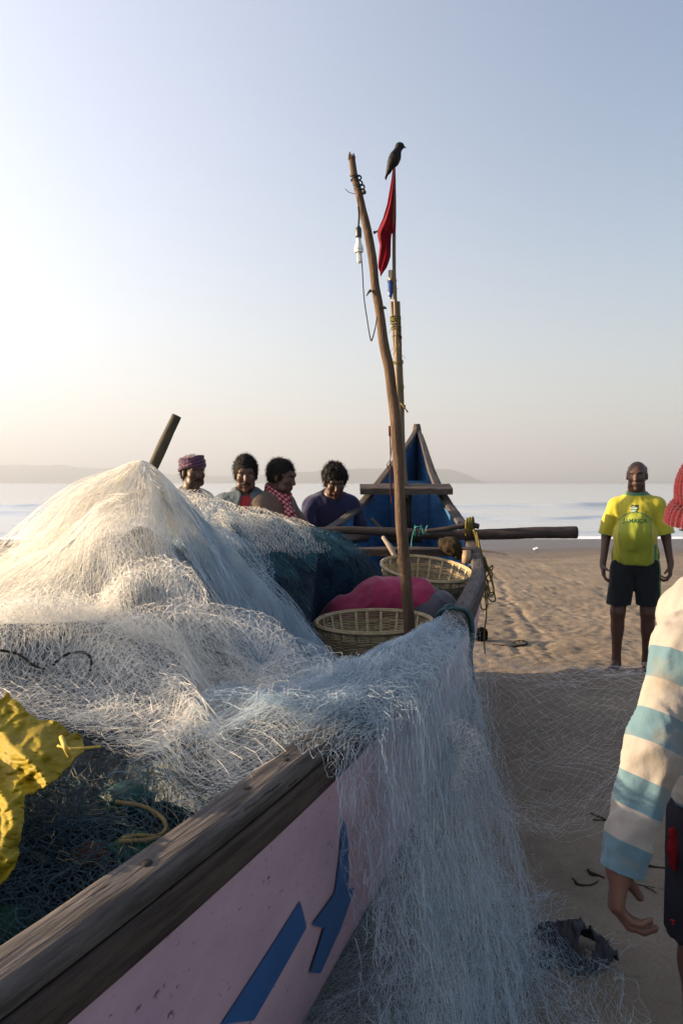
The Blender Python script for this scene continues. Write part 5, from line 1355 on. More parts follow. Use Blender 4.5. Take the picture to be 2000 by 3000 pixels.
    base = np.where(h1[:, None] < l1, shl + np.clip(h1, 0, l1)[:, None] * (ell_ - shl) / l1, ell_ + np.clip(h2, 0, l2)[:, None] * (wrl - ell_) / l2)
    s_arm = s_arm - .06 * (V - base)[:, 0] - .044
    ph = np.where(on_arm, (s_arm + .020) / .0625 + 10, np.where(V[:, 2] > 1.12, 9.5, (1.12 - V[:, 2]) / .0685 + 9.4))
    n2 = np.clip(fbm(V * 14, 8, 4) * 1.1 - .1, 0, 1)
    col = np.stack([ph / 40, n2, .5 + .5 * fbm(V * 9, 3, 4)], 1)
    o = mesh_obj('shirt', V, F, striped('striped_cotton'), t, colors=col)
    sol = o.modifiers.new('thick', 'SOLIDIFY'); sol.thickness = .003; sol.offset = 0
    # shorts with a red waist cloth hanging out
    S = SDF(); S.ell(W(0, 0, .84), (.158, .122, .12), R, .05)
    for q in (1, -1): S.chain([W(q * .088, 0, .83), W(q * .098, .01, .42)], [.096, .090], .03)
    S.cut(W(0, 0, .55), (.15, 0, -1)); S.cut(W(0, 0, .90), (0, 0, 1)); S.disp = cloth_folds(.006, 8, 61); V, F = S.mesh(.007)
    so_ = mesh_obj('shorts', V, F, mat('black_shorts_cloth', (.008, .009, .014), .85, .2, color2=(.016, .017, .024), nscale=10), t)
    b = MB()
    for k in range(2):
        pts = [P(1968 + 3 * math.sin(z_ * 2) + 9 * k, 2690 + z_ * 5, 1.565 - .004 * k) for z_ in range(5)]
    m_red = mat('red_print', (.35, .015, .02), .7, .2)
    # small swoosh-like embroidered mark on the left leg
    c_ = W(-.178, -.090, .70)
    q_ = V - np.array([0, 0, CAM_H]); uu_ = 1000 + q_[:, 0] / q_[:, 1] * 2333; vv_ = 1415 - q_[:, 2] / q_[:, 1] * 2333; nr = (np.abs(uu_ - 1978) < 14) & (np.abs(vv_ - 2700) < 14)
    my = float(V[nr][:, 1].min()) - .001 if nr.any() else 1.66
    V2, F2 = SDF().chain([P(1964, 2695, my), P(1976, 2700, my), P(1990, 2692, my)], [.0018, .003, .0018], .002).chain([P(1967, 2706, my), P(1985, 2708, my)], [.0015, .0022], .002).mesh(.0012)
    mesh_obj('embroidered_mark', V2, F2, m_red, so_)
    S = SDF(); yr = float(V[(np.abs(uu_ - 1975) < 16) & (np.abs(vv_ - 2500) < 40)][:, 1].min()) - .002 if ((np.abs(uu_ - 1975) < 16) & (np.abs(vv_ - 2500) < 40)).any() else 1.68
    for k_, (u_, l_) in enumerate(((1962, 2540), (1972, 2555), (1982, 2520), (1992, 2500))): S.chain([P(u_ + 4, 2435, yr), P(u_, (2435 + l_) / 2, yr - .003), P(u_ + 3, l_, yr)], [.0075, .0085, .004], .006)
    S.disp = lambda p: -.002 * vnoise(p * 90, 5); V, F = S.mesh(.003); mesh_obj('waist_cloth', V, F, mat('red_cotton', (.12, .006, .009), .9, .1), t)
near_man()
# ------------------------------------------------------------------ poles
m_pole = mat('bark_stripped_pole', (.060, .038, .024), .8, .2, color2=(.125, .080, .050), nscale=7, bump=.004, bscale=30, stretch=(6, 6, 1), speck=((.05, .03, .02), 14, .60))
m_bamboo = mat('bamboo', (.12, .082, .045), .6, .3, color2=(.19, .14, .08), nscale=6, bump=.002, bscale=30, stretch=(8, 8, .6))
m_darkpole = mat('dark_pole', (.022, .016, .014), .7, .3, color2=(.055, .04, .034), nscale=7, bump=.004, bscale=24, stretch=(1, 6, 6))
def rough_tube(b, pts, rad, n=14, amp=.05, seed=0, m=60, fr=3.0):
    c = resample(pts, m); r = np.interp(np.linspace(0, 1, m), np.linspace(0, 1, len(rad)), rad)
    V, F = tube(c, r, n); k = m * n; cc = np.repeat(c, n, 0)
    d = V[:k] - cc; s_ = 1 + amp * fbm(V[:k] * np.array([18, 18, fr * 3]), seed, 3)[:, None]; V[:k] = cc + d * s_
    b.add(V, F)
mast = thing('mast_pole', 'tall crooked wooden pole leaning left inside the boat, tied with a hanging light bulb', 'pole', P(1203, 2000, 3.3))
mp_ = [P(u, v, 3.3 - .0 * k) for k, (u, v) in enumerate([(1206, 2150), (1203, 1980), (1199, 1849), (1188, 1691), (1174, 1516), (1166, 1351), (1161, 1300), (1157, 1229), (1147, 1147), (1139, 1077), (1126, 1019), (1112, 914), (1100, 843), (1090, 752), (1077, 680), (1062, 617), (1049, 558), (1038, 515), (1030, 461)])]
b = MB(); rough_tube(b, mp_, [.0255, .0245, .024, .0235, .023, .0225, .0225, .022, .0215, .021, .0205, .019, .018, .0175, .0165, .0155, .0145, .014, .0135], 16, .10, 2, 220, 2)
b.build('shaft', m_pole, mast)
for q, (u, v, du, dv) in enumerate([(1100, 680, 12, -4), (1108, 900, 18, 6), (1080, 855, -14, 12), (1128, 902, 8, 2), (1065, 562, 6, -8)]):
    b = MB(); b.tube([P(u - du * .4, v - dv * .3, 3.29), P(u, v, 3.285), P(u + du * .5, v + dv, 3.28)], [.007, .005, .002], 6); b.build('twig_stub', m_pole, mast)
b = MB()
for k, a in enumerate(np.linspace(0, 2 * math.pi, 9)[:-1]):
    c = P(1030, 461, 3.3); o_ = np.array([.010 * math.cos(a), .010 * math.sin(a), 0]); b.tube([c + o_ - [0, 0, .01], c + o_ * 1.2 + [0, 0, .006 + .006 * (k % 3)]], [.0055, .003], 5)
b.build('splintered_tip', m_pole, mast)
# slanting pole in the net
b = MB(); rough_tube(b, [P(385, 1503, 2.95), P(440, 1385, 2.97), P(479, 1301.5, 2.985), P(518, 1218, 3.0)], [.020, .020, .020, .0205, .019, .018], 14, .06, 5, 60)
tag(b.build('wooden_pole', mat('old_oar_wood', (.03, .026, .016), .75, .3, color2=(.07, .06, .035), nscale=7, bump=.003, bscale=30)), 'short dark round pole slanting up out of the pale net heap', 'pole')
# outrigger boom across the boat
b = MB(); rough_tube(b, [P(880, 1556, 5.46), P(1007, 1553, 5.45), P(1170, 1560, 5.44), P(1300, 1567, 5.43), P(1450, 1565, 5.42), P(1560, 1561, 5.40), P(1688, 1560, 5.40)], [.022, .026, .032, .034, .037, .040, .0425], 18, .04, 7, 90)
tag(b.build('boom_pole', m_darkpole), 'thick dark horizontal pole lying across the boat and jutting out over the beach', 'pole')
b = MB(); rough_tube(b, [P(1245, 1556, 5.36), P(1310, 1549, 5.35), P(1370, 1538, 5.35), P(1402, 1542, 5.35)], [.012, .017, .020, .018], 12, .06, 9, 40)
tag(b.build('short_spar', m_darkpole), 'short dark stick tied on top of the thick horizontal pole near the rail', 'stick')
# flag pole lashed to the thwart
FY = 6.52
fp = thing('flag_pole', 'upright bamboo flag pole lashed with cords at the bow, crow on its tip', 'flag pole', P(1178, 1470, FY))
b = MB(); rough_tube(b, [P(1180, 1440, FY), P(1172, 1218, FY), P(1166, 1147, FY), P(1161, 984, FY), P(1157, 880, FY), P(1154, 790, FY), P(1154, 655, FY), P(1154, 488, FY)], [.022, .020, .019, .018, .017, .015, .014, .012], 12, .06, 3, 140)
b.build('bamboo_shaft', m_bamboo, fp)
b = MB(); rough_tube(b, [P(1188, 1460, FY + .03), P(1178, 1300, FY + .03), P(1174, 1147, FY + .03), P(1168, 1000, FY + .03), P(1164, 884, FY + .03)], [.024, .023, .023, .022, .021], 12, .05, 4, 100); b.build('second_bamboo', m_bamboo, fp)
b = MB(); rough_tube(b, [P(1159, 1060, FY + .01), P(1152, 960, FY + .01), P(1147, 884, FY + .01)], [.013, .013, .013], 10, .05, 6, 40); b.build('splint', m_bamboo, fp)
b = MB(); rough_tube(b, [P(1143, 875, FY), P(1143, 835, FY), P(1143, 792, FY)], [.014, .0165, .016], 10, .05, 8, 30); b.build('marker_stick', mat('cream_plastic', (.55, .45, .30), .5, .4), fp)
b = MB(); rough_tube(b, [P(1143, 872, FY), P(1144, 850, FY), P(1142, 822, FY)], [.015, .019, .019], 10, .25, 8, 30); b.build('blue_wrap', mat('blue_cloth', (.01, .03, .16), .8, .2, color2=(.02, .07, .25), nscale=30), fp)
m_cord = mat('khaki_cord', (.20, .17, .06), .8, .2, color2=(.10, .08, .03), nscale=40)
def lash(u, v, Y, w_, n=3, m=m_cord, parent=fp, rc=.005, seed=1):
    b = MB(); g = random.Random(seed); c = P(u, v, Y)
    for k in range(n):
        a = np.linspace(0, 2 * math.pi, 18); t1, t2 = g.uniform(-.25, .25), g.uniform(-.25, .25)
        b.tube(c + np.stack([w_ * np.cos(a), w_ * .8 * np.sin(a) + .015, (k - n / 2) * rc * 1.8 + w_ * (t1 * np.cos(a) + t2 * np.sin(a))], -1), rc, 5, False)
    return b.build('lashing', m, parent)
for k, (u, v, w_, n) in enumerate([(1148, 820, .036, 2), (1149, 846, .036, 2), (1158, 935, .042, 6), (1160, 960, .040, 3), (1163, 985, .036, 2), (1166, 1060, .040, 3), (1169, 1132, .038, 4), (1174, 1190, .036, 2)]): lash(u, v, FY, w_, n, seed=k, m=m_cord if k != 4 else mat('dark_red_cord', (.10, .02, .02), .8))
b = MB()
for k in range(9):
    g = random.Random(k); u0, v0 = 1160 + g.uniform(-12, 14), 960 + g.uniform(-20, 60); b.tube(resample([P(u0, v0, FY - .05), P(u0 + g.uniform(-14, 14), v0 + g.uniform(5, 18), FY - .05), P(u0 + g.uniform(-18, 22), v0 + g.uniform(20, 40), FY - .05)], 10), .0016, 4)
b.build('loose_cord_ends', m_cord, fp); b = MB(); b.tube([P(1172, 1180, FY - .04), P(1186, 1196, FY - .04), P(1194, 1208, FY - .04)], [.006, .005, .007], 5); b.build('frayed_cord', m_cord, fp)
# flag
rows = [(495, 1150, 1158), (525, 1146, 1159), (560, 1140, 1159.5), (600, 1133, 1160), (640, 1121, 1160), (675, 1105, 1159), (684, 1104.5, 1147), (700, 1107, 1145), (718, 1112, 1144.5), (750, 1109, 1144), (770, 1107, 1138), (785, 1107, 1132), (797, 1113, 1123), (810, 1113, 1115)]
rv = np.array([r[0] for r in rows]); nr, nc = 70, 22; G = []
for i in range(nr):
    v = 495 + (810 - 495) * i / (nr - 1); a, c = np.interp(v, rv, [r[1] for r in rows]), np.interp(v, rv, [r[2] for r in rows])
    for j in range(nc):
        f = j / (nc - 1); G.append(P(a + (c - a) * f, v, FY - .02 + .055 * math.sin(f * 9 + v * .012) * (1 - f * .6) + .02 * math.sin(f * 17 + v * .03)))
fl = mesh_obj('flag', np.array(G), gridF(nr, nc), mat('red_flag_cloth', (.22, .008, .020), .8, .2, color2=(.14, .006, .014), nscale=8, translucent=.4), fp)
# crow
def crow():
    t = thing('crow', 'black crow facing right, perched on the tip of the flag pole', 'crow', P(1154, 486, FY))
    S = SDF(); q = lambda u, v, d=0: P(u, v, FY + d)
    S.chain([q(1169, 430), q(1163, 445), q(1157, 460), q(1151, 474), q(1146, 484)], [.024, .029, .043, .042, .026], .02)
    S.ell(q(1171, 428), (.034, .030, .028), None, .02); S.cone(q(1146, 482), q(1139, 500), .026, .020, .02, flat=((0, 1, 0), .8)); S.cone(q(1139, 498), q(1129, 522), .020, .015, .02, flat=((1, 0, .4), .45))
    for s_ in (-1, 1): S.cone(q(1155, 452, s_ * .030), q(1141, 492, s_ * .018), .024, .010, .015, flat=((0, 1, 0), .5)); S.cone(q(1155, 476, s_ * .012), q(1155, 483, s_ * .010), .010, .005, .006)
    S.disp = lambda p: -.0016 * (1 - np.abs(vnoise(p * np.array([70, 70, 45]), 2)) * 2)
    V, F = S.mesh(.0045); m = mat('crow_feathers', (.0025, .0025, .003), .6, .2, color2=(.006, .006, .006), nscale=50)
    mesh_obj('body', V, F, m, t)
    S = SDF(); S.chain([q(1174, 427.5), q(1181, 429.5), q(1188.5, 433.5)], [.013, .010, .003], .006); V, F = S.mesh(.0025); mesh_obj('beak', V, F, mat('beak', (.008, .008, .008), .35, .5), t)
    for s_ in (-1, 1):
        b = MB(); b.tube([q(1155, 482, s_ * .011), q(1154.5, 487, s_ * .010)], .004, 6)
        for w_ in (-1, 0, 1): b.tube([q(1154.5, 486.5, s_ * .010), q(1157.5, 487.3, s_ * .010 + w_ * .010)], .0025, 5)
        b.build('foot', mat('claw', (.01, .01, .01), .6), t)
    for s_ in (-1, 1):
        S = SDF(); S.ell(q(1173.5, 426.5, s_ * .0255), (.004, .004, .004)); V, F = S.mesh(.0012); mesh_obj('eye', V, F, mat('crow_eye', (.01, .01, .01), .15, .6), t)
crow()
# bulb with its cord
def bulb():
    t = thing('light_bulb', 'white energy saving light bulb hanging on a black twisted cord from the crooked pole', 'light bulb', P(1049, 664, 3.22))
    Y = 3.225
    def lathe(prof, name, m, n=20, px=None):
        V = []; F = []; c = P(1050, 700, Y)
        for (v, r) in prof:
            z = P(1050, v, Y)[2]
            for j in range(n): a = 2 * math.pi * j / n; V.append((c[0] + (P(1049.5 + (v - 664) * .02, v, Y)[0] - c[0]) + r * math.cos(a), Y + r * math.sin(a), z))
        F = [(i * n + j, (i + 1) * n + j, (i + 1) * n + (j + 1) % n, i * n + (j + 1) % n) for i in range(len(prof) - 1) for j in range(n)]
        F += [tuple(range(n))[::-1], tuple((len(prof) - 1) * n + j for j in range(n))]
        mesh_obj(name, V, F, m, t)
    lathe([(663, .006), (668, .011), (676, .0125), (690, .0125), (697, .0115)], 'holder', mat('black_bakelite', (.008, .008, .008), .4, .5))
    lathe([(697, .0095), (703, .0100), (712, .0112), (722, .0165), (727, .0180), (735, .0180), (739, .0168)], 'base', mat('white_plastic', (.62, .62, .62), .35, .5))
    lathe([(730.4, .0182), (731.6, .0182)], 'seam', mat('grey_plastic', (.3, .3, .3), .4))
    mg = mat('bulb_glass', (.75, .75, .72), .15, .6, translucent=.4)
    for dx in (-.0052, .0052):
        for dy in (-.005, .005):
            b = MB(); c = P(1052, 738, Y); b.tube([c + [dx, dy, 0], c + [dx, dy, -.036], c + [dx * .6, dy, -.041], c + [0, dy, -.0425]], .0038, 8); b.build('glass_tube', mg, t)
    mc = mat('black_cable', (.01, .01, .01), .5, .3)
    def twist(pts, name, rr=.0022, turns=60, r=.0017, n=240):
        c = resample(pts, n); T_, N_, B_ = frames(c); b = MB()
        for k in (0, math.pi):
            a = np.linspace(0, turns * 2 * math.pi, n)[:, None] + k; b.tube(c + rr * (np.cos(a) * N_ + np.sin(a) * B_), r, 5)
        b.build(name, mc, t)
    twist([P(1050, 606, 3.27), P(1052, 630, 3.24), P(1050, 664, Y)], 'cord', .003, 5, .0022, 60)
    twist([P(1057, 735, Y), P(1061, 790, Y), P(1066, 872, Y), P(1075, 935, Y), P(1083, 985, Y), P(1087, 998, Y), P(1091, 990, Y), P(1099, 960, Y), P(1104, 930, 3.265)], 'cord', .0014, 42, .0014, 400)
    b = MB(); g = random.Random(4)
    for k in range(6):
        c = P(1040 + k * 3.2, 515 + k * 9, 3.3); a = np.linspace(0, 2 * math.pi, 20); b.tube(c + np.stack([.0205 * np.cos(a), .0205 * np.sin(a), .006 * np.sin(a + k * 2.1)], -1), .0032, 6, False)
    b.tube(resample([P(1056, 560, 3.27), P(1048, 580, 3.275), P(1050, 606, 3.27)], 12), .002, 5); b.tube(resample([P(1039, 568, 3.28), P(1022, 563, 3.27), P(1011, 553, 3.26)], 12), .0013, 5)
    b.build('cord_wrapping', mc, t)
bulb()

# ------------------------------------------------------------------ cane baskets
def basket(label, c, R0, H, tilt, seed):
    t = thing('cane_basket', label, 'basket', c, 'round cane baskets in the boat'); g = random.Random(seed)
    Rt = rotx(tilt[0]) @ roty(tilt[1]); c = np.array(c, float)
    def prof(z): return R0 * (.70 + .30 * (z / H) ** .55) if z > 0 else R0 * .70      # z 0 bottom .. H rim
    T = lambda p: c + (Rt @ (np.asarray(p, float) - [0, 0, H]).T).T
    n_st = 46; m = 92 * 2; a = np.linspace(0, 2 * math.pi, m + 1)
    b = MB(); rows = 25
    for k in range(rows):
        z = .006 + (H - .052) * (k / (rows - 1)); ph = math.pi * (k % 2)
        r = prof(z) + .0030 * np.sin(a * n_st / 2 + ph) + .0012 * np.sin(a * 5 + k); z_ = z + .0012 * np.sin(a * 3 + k * 1.3) + .0008 * np.sin(a * 11 + k)
        V, F = tube(np.stack([r * np.cos(a), r * np.sin(a), z_], -1), .0040, 5, False); b.add(T(V), F, (g.uniform(.75, 1.1),) * 3)
    m_cane = mat('split_cane', (.30, .225, .115), .6, .35, vcol=True, color2=(.42, .33, .19), nscale=25); 
    mc2 = mat('cane_stake', (.36, .29, .16), .6, .35, vcol=True, color2=(.46, .38, .23), nscale=20)
    b.build('woven_wall', m_cane, t, col=True)
    b = MB()
    for k in range(5):                                       # open band below the rim with a few loose weavers
        z = H - .044 + .007 * k; r = prof(z) + .002 * np.sin(a * n_st / 4 + k * 2); V, F = tube(np.stack([r * np.cos(a), r * np.sin(a), 0 * a + z + .001 * np.sin(a * 7 + k)], -1), .0022, 5, False); b.add(T(V), F, (g.uniform(.7, 1.0),) * 3)
    for k in range(4):
        z = H - .004 + .006 * math.cos(k * 1.57); r = prof(H) + .006 * math.sin(k * 1.57) + .001 * np.sin(a * 30 + k); V, F = tube(np.stack([r * np.cos(a), r * np.sin(a), 0 * a + z], -1), .0058, 6, False); b.add(T(V), F, (g.uniform(.8, 1.0),) * 3)
    b.build('rim', m_cane, t, col=True)
    b = MB()
    for k in range(n_st // 2):                                # flat upright stakes
        an = 2 * math.pi * (k + g.uniform(-.15, .15)) / (n_st // 2); w_ = g.uniform(.009, .014); zs = np.linspace(.0, H + .002, 9)
        V = []
        for i, z in enumerate(zs):
            r = prof(z) - .0035 - (.002 if z > H - .05 else 0)
            for s_ in (-1, 1):
                for dr in (0, -.0022): V.append(((r + dr) * math.cos(an) - s_ * w_ / 2 * math.sin(an), (r + dr) * math.sin(an) + s_ * w_ / 2 * math.cos(an), z))
        F = []
        for i in range(len(zs) - 1):
            o_ = i * 4; F += [(o_, o_ + 2, o_ + 6, o_ + 4), (o_ + 1, o_ + 5, o_ + 7, o_ + 3), (o_, o_ + 4, o_ + 5, o_ + 1), (o_ + 2, o_ + 3, o_ + 7, o_ + 6)]
        b.add(T(np.array(V)), F, (g.uniform(.85, 1.15),) * 3)
    o = b.build('upright_stakes', mc2, t, smooth=False, col=True); 
    b = MB()
    for k in range(14):
        rr = R0 * .70 * (k + .5) / 14; V, F = tube(np.stack([rr * np.cos(a), rr * np.sin(a), 0 * a + .004 + .002 * np.sin(a * 12 + k * math.pi)], -1), R0 * .03, 5, False, flat=.4); b.add(T(V), F, (g.uniform(.6, .9),) * 3)
    b.build('base', m_cane, t, col=True)
basket('empty round cane basket nearest the camera, at the foot of the crooked pole', P(1095, 1818, 3.70), .272, .215, (.03, -.02), 3)
basket('empty round cane basket behind the bent person, tilted towards the camera', P(1250, 1664, 4.76), .272, .215, (.17, .10), 5)

# ------------------------------------------------------------------ ropes and small things on the boat
m_yrope = mat('olive_rope', (.17, .14, .03), .75, .2, color2=(.09, .075, .02), nscale=50)
m_teal_r = mat('teal_rope', (.02, .10, .10), .7, .3, color2=(.04, .22, .20), nscale=40)
b = MB(); g = random.Random(8)
for k in range(5):
    a = np.linspace(0, 2 * math.pi, 26); c = P(1368 + 4 * k, 1545 - 1 * k, 5.38); tl = g.uniform(-.4, .4)
    b.tube(c + np.stack([.018 * np.cos(a) * (1 + tl * .4) + .02 * tl * np.sin(a), .058 * np.cos(a + .5), .060 * np.sin(a)], -1), .0075, 6, False)
for k in range(11):
    ln = g.uniform(.30, .85); x0 = g.uniform(-8, 8); pts = [P(1388, 1552, 5.30), P(1398 + x0 * .3, 1585, 5.26), P(1408 + x0, 1585 + 75 * ln * 2, 5.22 - .01 * k), P(1412 + x0 * 1.6 + g.uniform(-10, 10), 1585 + 150 * ln * 1.6, 5.2)]
    c = pts[-1]; back = [c + [.02 + g.uniform(0, .02), 0, -.03], c + [.045, 0, .02], P(1412 + x0, 1620 + g.uniform(0, 60), 5.2)]
    cc = resample(pts + back, 60); cc = cc + .008 * np.stack([vnoise(cc * 14, k), vnoise(cc * 14, k + 40), 0 * cc[:, 0]], -1); b.tube(cc, .0048, 5)
cc = resample([P(1395, 1560, 5.27), P(1412, 1640, 5.2), P(1420, 1740, 5.15), P(1424, 1800, 5.12), P(1417, 1860, 5.1), P(1420, 1915, 5.1)], 60); b.tube(cc, .0050, 5)
tag(b.build('rope', m_yrope), 'tangled olive rope tied round the thick horizontal pole, hanging down outside the hull', 'rope')
b = MB()
for k in range(3):
    a = np.linspace(0, 2 * math.pi, 22); b.tube(P(1215 + 14 * k, 1558, 5.44) + np.stack([.004 * np.cos(a) + .01 * k * np.sin(a), .040 * np.cos(a), .042 * np.sin(a)], -1), .0045, 5, False)
b.tube(resample([P(1214, 1548, 5.40), P(1222, 1543, 5.39), P(1236, 1548, 5.39), P(1240, 1562, 5.39), P(1258, 1566, 5.39)], 24), .004, 5); b.tube(resample([P(1212, 1556, 5.40), P(1206, 1580, 5.38), P(1203, 1622, 5.3)], 20), .0045, 5)
tag(b.build('rope', m_teal_r), 'thin teal rope knotted round the horizontal pole just right of the crooked pole', 'rope')
y_ = 3.16; xs_ = float(fS(y_)); 
b = MB(); b.tube(resample([(xs_ - .13, y_ + .06, .88), (xs_ - .10, y_ + .03, .99), (xs_ - .06, y_ + .01, 1.016), (xs_ - .01, y_, 1.016), (xs_ + .024, y_ - .01, .995), (xs_ + .032, y_ - .03, .92), (xs_ + .02, y_ - .05, .84), (xs_ + .03, y_ - .06, .72), (xs_ + .02, y_ - .10, .60)], 50), .0085, 8)
b.tube(resample([(xs_ - .12, y_ + .10, .90), (xs_ - .07, y_ + .04, 1.018), (xs_ - .02, y_ + .02, 1.018), (xs_ + .020, y_ + .01, .995), (xs_ + .03, y_ - .0, .90), (xs_ + .02, y_ - .03, .80)], 40), .0075, 8)
tag(b.build('rope', mat('dark_teal_rope', (.008, .035, .04), .6, .3, color2=(.02, .07, .075), nscale=50)), 'dark teal rope looped over the rail beside the nearer basket', 'rope')
S = SDF(); S.chain([P(1300, 1592, 5.02), P(1322, 1600, 5.0), P(1340, 1620, 5.0)], [.035, .05, .04], .03); S.disp = lambda p: -.008 * (1 - np.abs(fbm(p * 22, 3, 3)) * 2)
V, F = S.mesh(.008); tag(mesh_obj('sack', V, F, mat('brown_sacking', (.018, .012, .008), .9, .1, color2=(.035, .026, .014), nscale=30, bump=.004, bscale=90)), 'small brown sack under the horizontal pole by the right rail', 'sack')
b = MB(); rough_tube(b, [P(1122, 1574, 5.1), P(1134, 1592, 5.05), P(1146, 1608, 5.02), P(1158, 1634, 5.0)], [.013, .016, .020, .016], 10, .12, 3, 30); tag(b.build('driftwood_branch', mat('pale_driftwood', (.26, .22, .18), .8, .2, color2=(.16, .13, .10))), 'short pale crooked branch behind the further basket, left of the crooked pole', 'branch')
b = MB(); rough_tube(b, [P(1090, 1520, 5.9), P(1108, 1540, 5.85), P(1124, 1556, 5.8)], [.014, .012, .013], 8, .12, 4, 24); tag(b.build('dark_stick', m_darkpole), 'dark stick leaning inside the bow above the horizontal pole', 'stick')
b = MB(); g = random.Random(2)
for k in range(4):
    c = resample([P(1141 + g.uniform(-2, 2), 1254, 6.3), P(1143 + g.uniform(-3, 3), 1300, 6.3), P(1143, 1345, 6.3), P(1140 + g.uniform(-8, 8), 1362, 6.3), P(1145 + g.uniform(-4, 4), 1385, 6.3), P(1143 + g.uniform(-4, 4), 1430 + g.uniform(0, 70), 6.3)], 50); b.tube(c, .0032, 5)
b.tube([P(1140, 1248, 6.3), P(1141, 1278, 6.3)], .008, 6)
tag(b.build('tassel_cord', mat('maroon_cord', (.11, .02, .03), .8, .2, color2=(.05, .03, .03), nscale=30)), 'maroon knotted cord hanging by the thwart, left of the crooked pole', 'cord')

# yellow plastic sheet on the nets
poly = np.array([(-500, 2060), (-200, 2040), (0, 2045), (25, 2030), (50, 2050), (75, 2078), (100, 2106), (112, 2112), (140, 2106), (160, 2114), (178, 2120), (205, 2152), (235, 2148), (243, 2180), (245, 2205), (215, 2235), (190, 2262), (130, 2312), (76, 2334), (70, 2400), (58, 2470), (50, 2530), (38, 2562), (0, 2598), (-120, 2640), (-500, 2700)], float)
def inside(u, v):
    c = np.zeros(u.shape, bool); n = len(poly)
    for i in range(n):
        (x1, y1), (x2, y2) = poly[i], poly[(i + 1) % n]
        if y1 == y2: continue
        cr = ((v > y1) != (v > y2)) & (u < (x2 - x1) * (v - y1) / (y2 - y1) + x1); c ^= cr
    return c
uu, vv = np.meshgrid(np.linspace(-490, 250, 250), np.linspace(2026, 2700, 260), indexing='xy')
def yel_depth(u, v): return np.interp(v, [2026, 2110, 2250, 2330, 2400, 2600, 2700], [1.56, 1.46, 1.30, 1.20, 1.12, .985, .93]) - .05 * np.exp(-((u - 120) / 90) ** 2 - ((v - 2200) / 70) ** 2)
n3 = np.stack([uu / 100, vv / 100, 0 * uu], -1)
wv = n3 + .35 * np.stack([fbm(n3 * 1.1, 61, 2), fbm(n3 * 1.1, 62, 2), 0 * uu], -1)
tri = lambda q, s: np.abs(((q[..., 0] * math.cos(s) + q[..., 1] * math.sin(s)) * 1.0) % 1 - .5)
w2 = n3 + .18 * np.stack([vnoise(n3 * 1.1, 61), vnoise(n3 * 1.1, 62), 0 * uu], -1)
cr1 = np.abs(vnoise(w2 * .9, 63)); cr2 = np.abs(vnoise(w2 * 2.1, 64)); cr3 = np.abs(vnoise(w2 * np.array([2.5, 5, 1]), 65)); cr4 = tri(w2 * .75, .6) + .6 * tri(w2 * .9, 2.2) + .45 * tri(w2 * 1.9, 1.2)
rdg = lambda q, sd: 1 - 2.2 * np.abs(fbm(q, sd, 2))
ca, sa = math.cos(.7), math.sin(.7); nr_ = np.stack([n3[..., 0] * ca - n3[..., 1] * sa, n3[..., 0] * sa + n3[..., 1] * ca, 0 * uu], -1)
dep = yel_depth(uu, vv) - .030 * rdg(nr_ * np.array([.9, .4, 1]), 63) - .008 * rdg(nr_ * np.array([1.2, 2.6, 1]) + 3, 66) - .003 * rdg(n3 * np.array([3, 7, 1]), 67) + .02
G = Pv(uu, vv, dep)
ok = inside(uu + 5 * vnoise(n3 * 5, 8), vv + 5 * vnoise(n3 * 5, 9)).ravel(); F = gridF(*uu.shape); F = F[ok[F].all(1)]; used = np.unique(F); re_ = np.full(uu.size, -1); re_[used] = np.arange(len(used))
ys_ = mesh_obj('plastic_sheet', G.reshape(-1, 3)[used], re_[F].astype(np.int32), mat('yellow_plastic', (.40, .31, .010), .6, .3, color2=(.31, .23, .012), nscale=6, translucent=.4, bump=.005, bscale=40, stretch=(1, 1, 2), speck=((.28, .18, .02), 30, .70)))
so_ = ys_.modifiers.new('thick', 'SOLIDIFY'); so_.thickness = .002
tag(ys_, 'crumpled yellow plastic sheet lying on the nets at the left edge', 'plastic sheet')
b = MB(); b.tube(resample([P(170, 2185, 1.26), P(200, 2192, 1.25), P(240, 2192, 1.24), (P(295, 2187, 1.27))], 20), .0022, 6); b.tube(resample([P(180, 2160, 1.27), P(192, 2190, 1.24), P(206, 2215, 1.25)], 14), .004, 6)
b.build('tie_string', mat('yellow_string', (.45, .32, .05), .6), ys_)
# floats and ropes in the near net
hd_ = lambda x, y: dark_h(x, y)
def fl(u, v, r, m, label, sq=(1, 1, .8), sink=-.045):
    c = ray_on(hd_, u, v, sink, .6, 1.6); S = SDF(); S.ell(c, np.array(sq) * r); S.cone(c - [r * 1.05, 0, 0], c + [r * 1.05, 0, 0], r * .3, r * .3, .01); S.ell(c + [r * 1.3, 0, 0], (r * .3, r * .16, r * .16), sub=True, k=.004)
    V, F = S.mesh(r * .09); tag(mesh_obj('net_float', V, F, m), label, 'net float', 'plastic floats in the near net')
m_gf = mat('green_float_plastic', (.02, .15, .055), .5, .4, color2=(.012, .09, .035), nscale=20)
fl(396, 2486, .034, mat('bright_green_plastic', (.012, .12, .04), .5, .35), 'bright green plastic float by the near rail, below the tan rope loop', sink=-.022)
fl(372, 2340, .040, mat('teal_float_plastic', (.012, .06, .05), .5, .4), 'dull teal float under the dark mesh above the tan rope loop', sink=-.034)
fl(8, 2715, .036, m_gf, 'green plastic float at the bottom left, where the rail meets the edge')
fl(262, 2512, .030, mat('orange_float_plastic', (.09, .028, .012), .6, .3, color2=(.05, .018, .010), nscale=30), 'faded orange float half buried in the dark mesh', sink=-.032)
m_tan = mat('tan_rope', (.26, .19, .08), .8, .2, color2=(.15, .11, .05), nscale=60)
